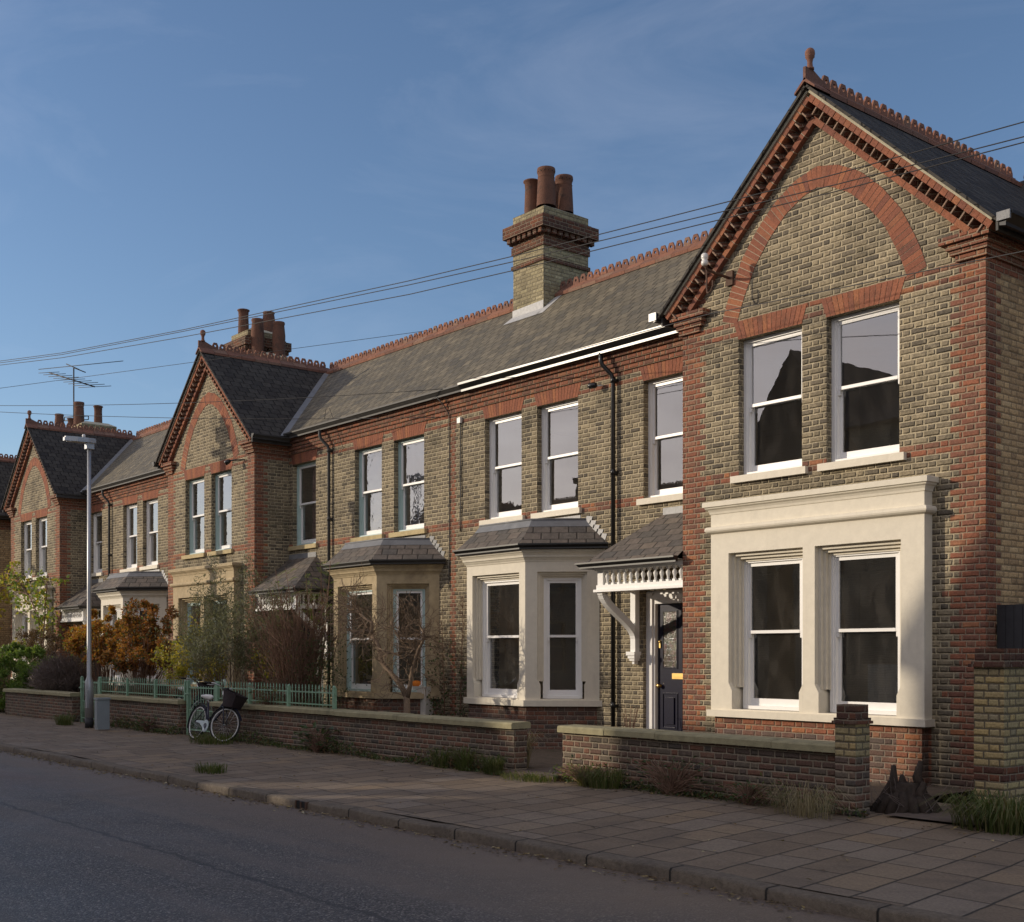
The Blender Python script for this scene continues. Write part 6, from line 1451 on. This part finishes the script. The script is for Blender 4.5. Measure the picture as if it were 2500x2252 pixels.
# ------------------------------------------------------------------ bicycles
def bicycle(label):
    t = thing('bicycle', label, 'bicycle', (0, 0, 0), 'bicycles'); R0 = .335; WB = 1.06
    def wheel(cx, steer=0.0, front=False):
        M = Matrix.Translation((cx, 0, R0)) @ Matrix.Rotation(steer, 4, 'Z')
        def ringm(name, Rr, rr, m, par):
            mb = MB(); vs = []; n, k = 40, 8
            for i in range(n):
                a = 2 * math.pi * i / n
                for j in range(k):
                    b = 2 * math.pi * j / k; q = Rr + rr * math.cos(b); vs.append(M @ Vector((q * math.cos(a), rr * math.sin(b), q * math.sin(a))))
            mb.raw(vs, [(i * k + j, ((i + 1) % n) * k + j, ((i + 1) % n) * k + (j + 1) % k, i * k + (j + 1) % k) for i in range(n) for j in range(k)], 0, True)
            return mb.build(name, m, par)
        w = ringm('wheel', R0 - .018, .018, 'rubber', t)
        ringm('rim', R0 - .043, .012, 'rimwhite', w)
        mb = MB()
        for i in range(28):
            a = 2 * math.pi * i / 28; b = a + (.5 if i % 2 else -.5); s = .025 if i % 4 < 2 else -.025
            mb.tube([M @ Vector((.02 * math.cos(b), s, .02 * math.sin(b))), M @ Vector(((R0 - .05) * math.cos(a), 0, (R0 - .05) * math.sin(a)))], .0013, 3)
        mb.tube([M @ Vector((0, -.045, 0)), M @ Vector((0, .045, 0))], .016, 8); mb.build('spokes', 'chrome', w)
        mb = MB(); pts = []                                   # mudguard
        a0, a1 = (R(20), R(175)) if front else (R(10), R(200))
        n = 16; vs = []
        for i in range(n + 1):
            a = a0 + (a1 - a0) * i / n
            for (dy, dr) in ((-.026, .012), (0, .03), (.026, .012)): vs.append(M @ Vector(((R0 + dr) * math.cos(a), dy, (R0 + dr) * math.sin(a))))
        mb.raw(vs, [(i * 3 + j, i * 3 + j + 1, (i + 1) * 3 + j + 1, (i + 1) * 3 + j) for i in range(n) for j in range(2)], 0, True)
        mb.build('mudguard', 'bikeframe', t); return M
    ST = R(25)
    wheel(0); M = wheel(WB, ST, True)
    mb = MB(); bb = Vector((.44, 0, .28)); seat = Vector((.25, 0, .72)); hd0, hd1 = Vector((WB - .13, 0, .66)), Vector((WB - .17, 0, .80))
    mb.tube([bb, seat], .017, 8); mb.tube([bb + Vector((.0, 0, .03)), Vector((.62, 0, .40)), hd0], .019, 8); mb.tube([bb + Vector((-.05, 0, .15)), Vector((.60, 0, .50)), hd1], .016, 8); mb.tube([hd0 - UP * .03, hd1 + UP * .04], .022, 10)
    for s in (-.06, .06): mb.tube([Vector((0, s, R0)), Vector((bb.x - .05, s * .5, bb.z))], .010, 6); mb.tube([Vector((0, s, R0)), Vector((seat.x + .02, s * .4, seat.z - .08))], .009, 6)
    mb.build('frame', 'bikeframe', t)
    F = Matrix.Translation((WB, 0, 0)) @ Matrix.Rotation(ST, 4, 'Z') @ Matrix.Translation((-WB, 0, 0)); fv = lambda x, y, z: F @ Vector((x, y, z))
    mb = MB()
    for s in (-.055, .055): mb.tube([fv(WB, s, R0), fv(WB - .035, s, .5), fv(WB - .085, s * .8, .64), fv(WB - .12, s * .3, .67)], .011, 6)
    mb.build('fork', 'bikeframe', t)
    mb = MB(); mb.tube([fv(WB - .17, 0, .80), fv(WB - .2, 0, .95)], .013, 8); c = (WB - .20, 0, .95)
    for s in (-1, 1): mb.tube([fv(c[0], 0, .95), fv(c[0] + .05, s * .06, .96), fv(c[0] + .06, s * .16, 1.01), fv(c[0] - .02, s * .26, 1.04), fv(c[0] - .2, s * .30, 1.03)], .011, 8)
    hb = mb.build('handlebar', 'chrome', t)
    for s in (-1, 1):
        mb = MB(); mb.tube([fv(c[0] - .09, s * .275, 1.037), fv(c[0] - .21, s * .302, 1.028)], .017, 8); mb.build('grip', 'rubber', hb)
        mb = MB(); mb.tube([fv(c[0] - .02, s * .25, 1.02), fv(c[0] - .06, s * .29, 1.0), fv(c[0] - .16, s * .31, .995)], .006, 5); mb.build('brake_lever', 'chrome', hb)
    mb = MB(); n = 8                                          # tapering wicker basket
    b0, b1 = [], []
    for i in range(24):
        a = 2 * math.pi * i / 24; ca, sa = math.cos(a), math.sin(a); k = 1 / max(abs(ca), abs(sa)) ** .7
        b0.append(fv(WB + .06 + .115 * ca * k, .15 * sa * k, .66)); b1.append(fv(WB + .085 + .165 * ca * k, .205 * sa * k, .93 - .05 * ca))
    mb.raw(b0 + b1, [(i, (i + 1) % 24, 24 + (i + 1) % 24, 24 + i) for i in range(24)] + [tuple(range(23, -1, -1))], 0)
    for i in range(24): mb.tube([b1[i], b1[(i + 1) % 24]], .011, 5)
    mb.build('basket', 'wicker', t)
    mb = MB()
    for s in (-.05, .05): mb.tube([fv(WB + .02, s * 1.3, R0), fv(WB + .14, s * 1.5, .66)], .004, 4)
    mb.build('basket_stay', 'chrome', t)
    mb = MB(); vs = []; prof = [(-.15, .085, .012), (-.12, .105, .03), (-.05, .10, .042), (.02, .065, .045), (.09, .036, .042), (.14, .025, .03), (.16, .012, .01)]; K = 12
    for (x, w, h) in prof:
        for j in range(K): a = 2 * math.pi * j / K; vs.append(Vector((seat.x - .04 + x, w * math.cos(a), .84 + h * math.sin(a) * (1 if math.sin(a) > 0 else 1.5))))
    mb.raw(vs, [(i * K + j, i * K + (j + 1) % K, (i + 1) * K + (j + 1) % K, (i + 1) * K + j) for i in range(len(prof) - 1) for j in range(K)] + [tuple(range(K))[::-1], tuple((len(prof) - 1) * K + j for j in range(K))], 0, True)
    mb.build('saddle', 'saddle', t)
    mb = MB(); mb.tube([seat, Vector((.215, 0, .82))], .013, 8); mb.build('seat_post', 'chrome', t)
    mb = MB(); ol = []; cr = Vector((.44, -.052, .28))        # chain guard with round boss
    for i in range(15): a = R(-120 + 250 * i / 14); ol.append(Vector((.44 + .115 * math.cos(a), -.052, .28 + .115 * math.sin(a))))
    ol += [Vector((.22, -.052, .375)), Vector((.06, -.052, .37)), Vector((.05, -.052, .345)), Vector((.2, -.052, .325)), Vector((.34, -.052, .245))]
    mb.prism(ol, (0, -.012, 0)); cg = mb.build('chain_guard', 'chainguard', t)
    mb = MB(); mb.lathe([(.055, 0), (.05, .008)], (.44, -.065, .28), 16, 0, False, (0, -1, 0)); mb.build('boss', 'bikeframe', cg)
    mb = MB(); mb.tube([Vector((.44, -.085, .28)), Vector((.50, -.085, .125))], .008, 6); mb.tube([Vector((.44, .085, .28)), Vector((.38, .085, .435))], .008, 6); mb.build('crank', 'chrome', t)
    for (x, y, z) in ((.50, -.085, .125), (.38, .085, .435)):
        mb = MB(); s = -1 if y < 0 else 1; mb.box(x - .045, x + .045, y, y + s * .09, z - .01, z + .012); mb.build('pedal', 'rubber', t)
    mb = MB()
    for s in (-.05, .05): mb.tube([Vector((.16, s, .70)), Vector((-.12, s, .71))], .005, 5); mb.tube([Vector((-.1, s, .71)), Vector((0, s * 1.2, R0))], .004, 5)
    for x in (-.1, 0, .1): mb.tube([Vector((x, -.05, .705)), Vector((x, .05, .705))], .004, 4)
    mb.build('rear_rack', 'blackgloss', t)
    return t
bk = bicycle('dark town bicycle with white saddle and wicker basket leaning on the long wall')
def copy_tree(o, parent=None):
    c = o.copy(); COL.objects.link(c); c.parent = parent
    for ch in list(o.children): copy_tree(ch, c)
    return c
bk2 = copy_tree(bk)
bk2['label'] = 'second bicycle behind the short green railing, mostly its handlebars showing'
bk.location = (-21.6, 10.02, .02); bk.rotation_euler = (R(-14), 0, R(2))
bk2.location = (-25.0, 11.2, .06); bk2.rotation_euler = (R(-6), 0, R(4))
# gully outlet at the kerb
mb = MB(); mb.box(-12.15, -11.93, 6.865, 6.90, -.085, -.005, 0); mb.box(-12.16, -12.14, 6.855, 6.90, -.09, .0, 1); mb.box(-11.94, -11.92, 6.855, 6.90, -.09, .0, 1); mb.box(-12.05, -12.03, 6.855, 6.865, -.085, -.005, 1)
tag(mb.build('kerb_drain', ['rubber', 'rust']), 'small iron drain outlet set in the kerb', 'drain')

r = random.Random(71); t = thing('houseplant', 'pale green potted palm inside the left pane of the stone canted bay', 'houseplant', (-21.35, 13.75, .9)); lm, mb = MB(), MB()
mb.lathe([(.09, 0), (.13, .22), (.11, .22), (.1, .18)], (-21.3, 13.78, .9), 12); mb.build('pot', 'terracotta', t)
for i in range(16):
    a = r.uniform(0, 6.28); b = Vector((-21.3, 13.78, 1.1)); e = b + Vector((math.cos(a) * .4, math.sin(a) * .16, r.uniform(.25, .8))); mid = b.lerp(e, .5) + UP * .22
    for k in range(9):
        f = (k + 1) / 9; q = (b.lerp(mid, f)).lerp(mid.lerp(e, f), f)
        for sg in (-1, 1): leaf(lm, q, ((e - b).normalized() + (e - b).normalized().cross(UP) * sg - UP * .4).normalized(), UP, .17, .022)
lm.build('foliage', 'leaf_bright', t)
mb = MB(); mb.lathe([(.02, 0), (.10, .02), (.12, .07), (.10, .13), (.02, .15)], (-20.05, 14.05, .97), 10); tag(mb.build('cushion', 'orange'), 'small orange cushion behind the right pane of the stone canted bay', 'cushion')
mb = MB(); mb.box(-20.4, -19.6, 13.95, 14.5, .14, 1.0); tag(mb.build('sofa', 'blind'), 'pale sofa inside the stone canted bay', 'sofa')
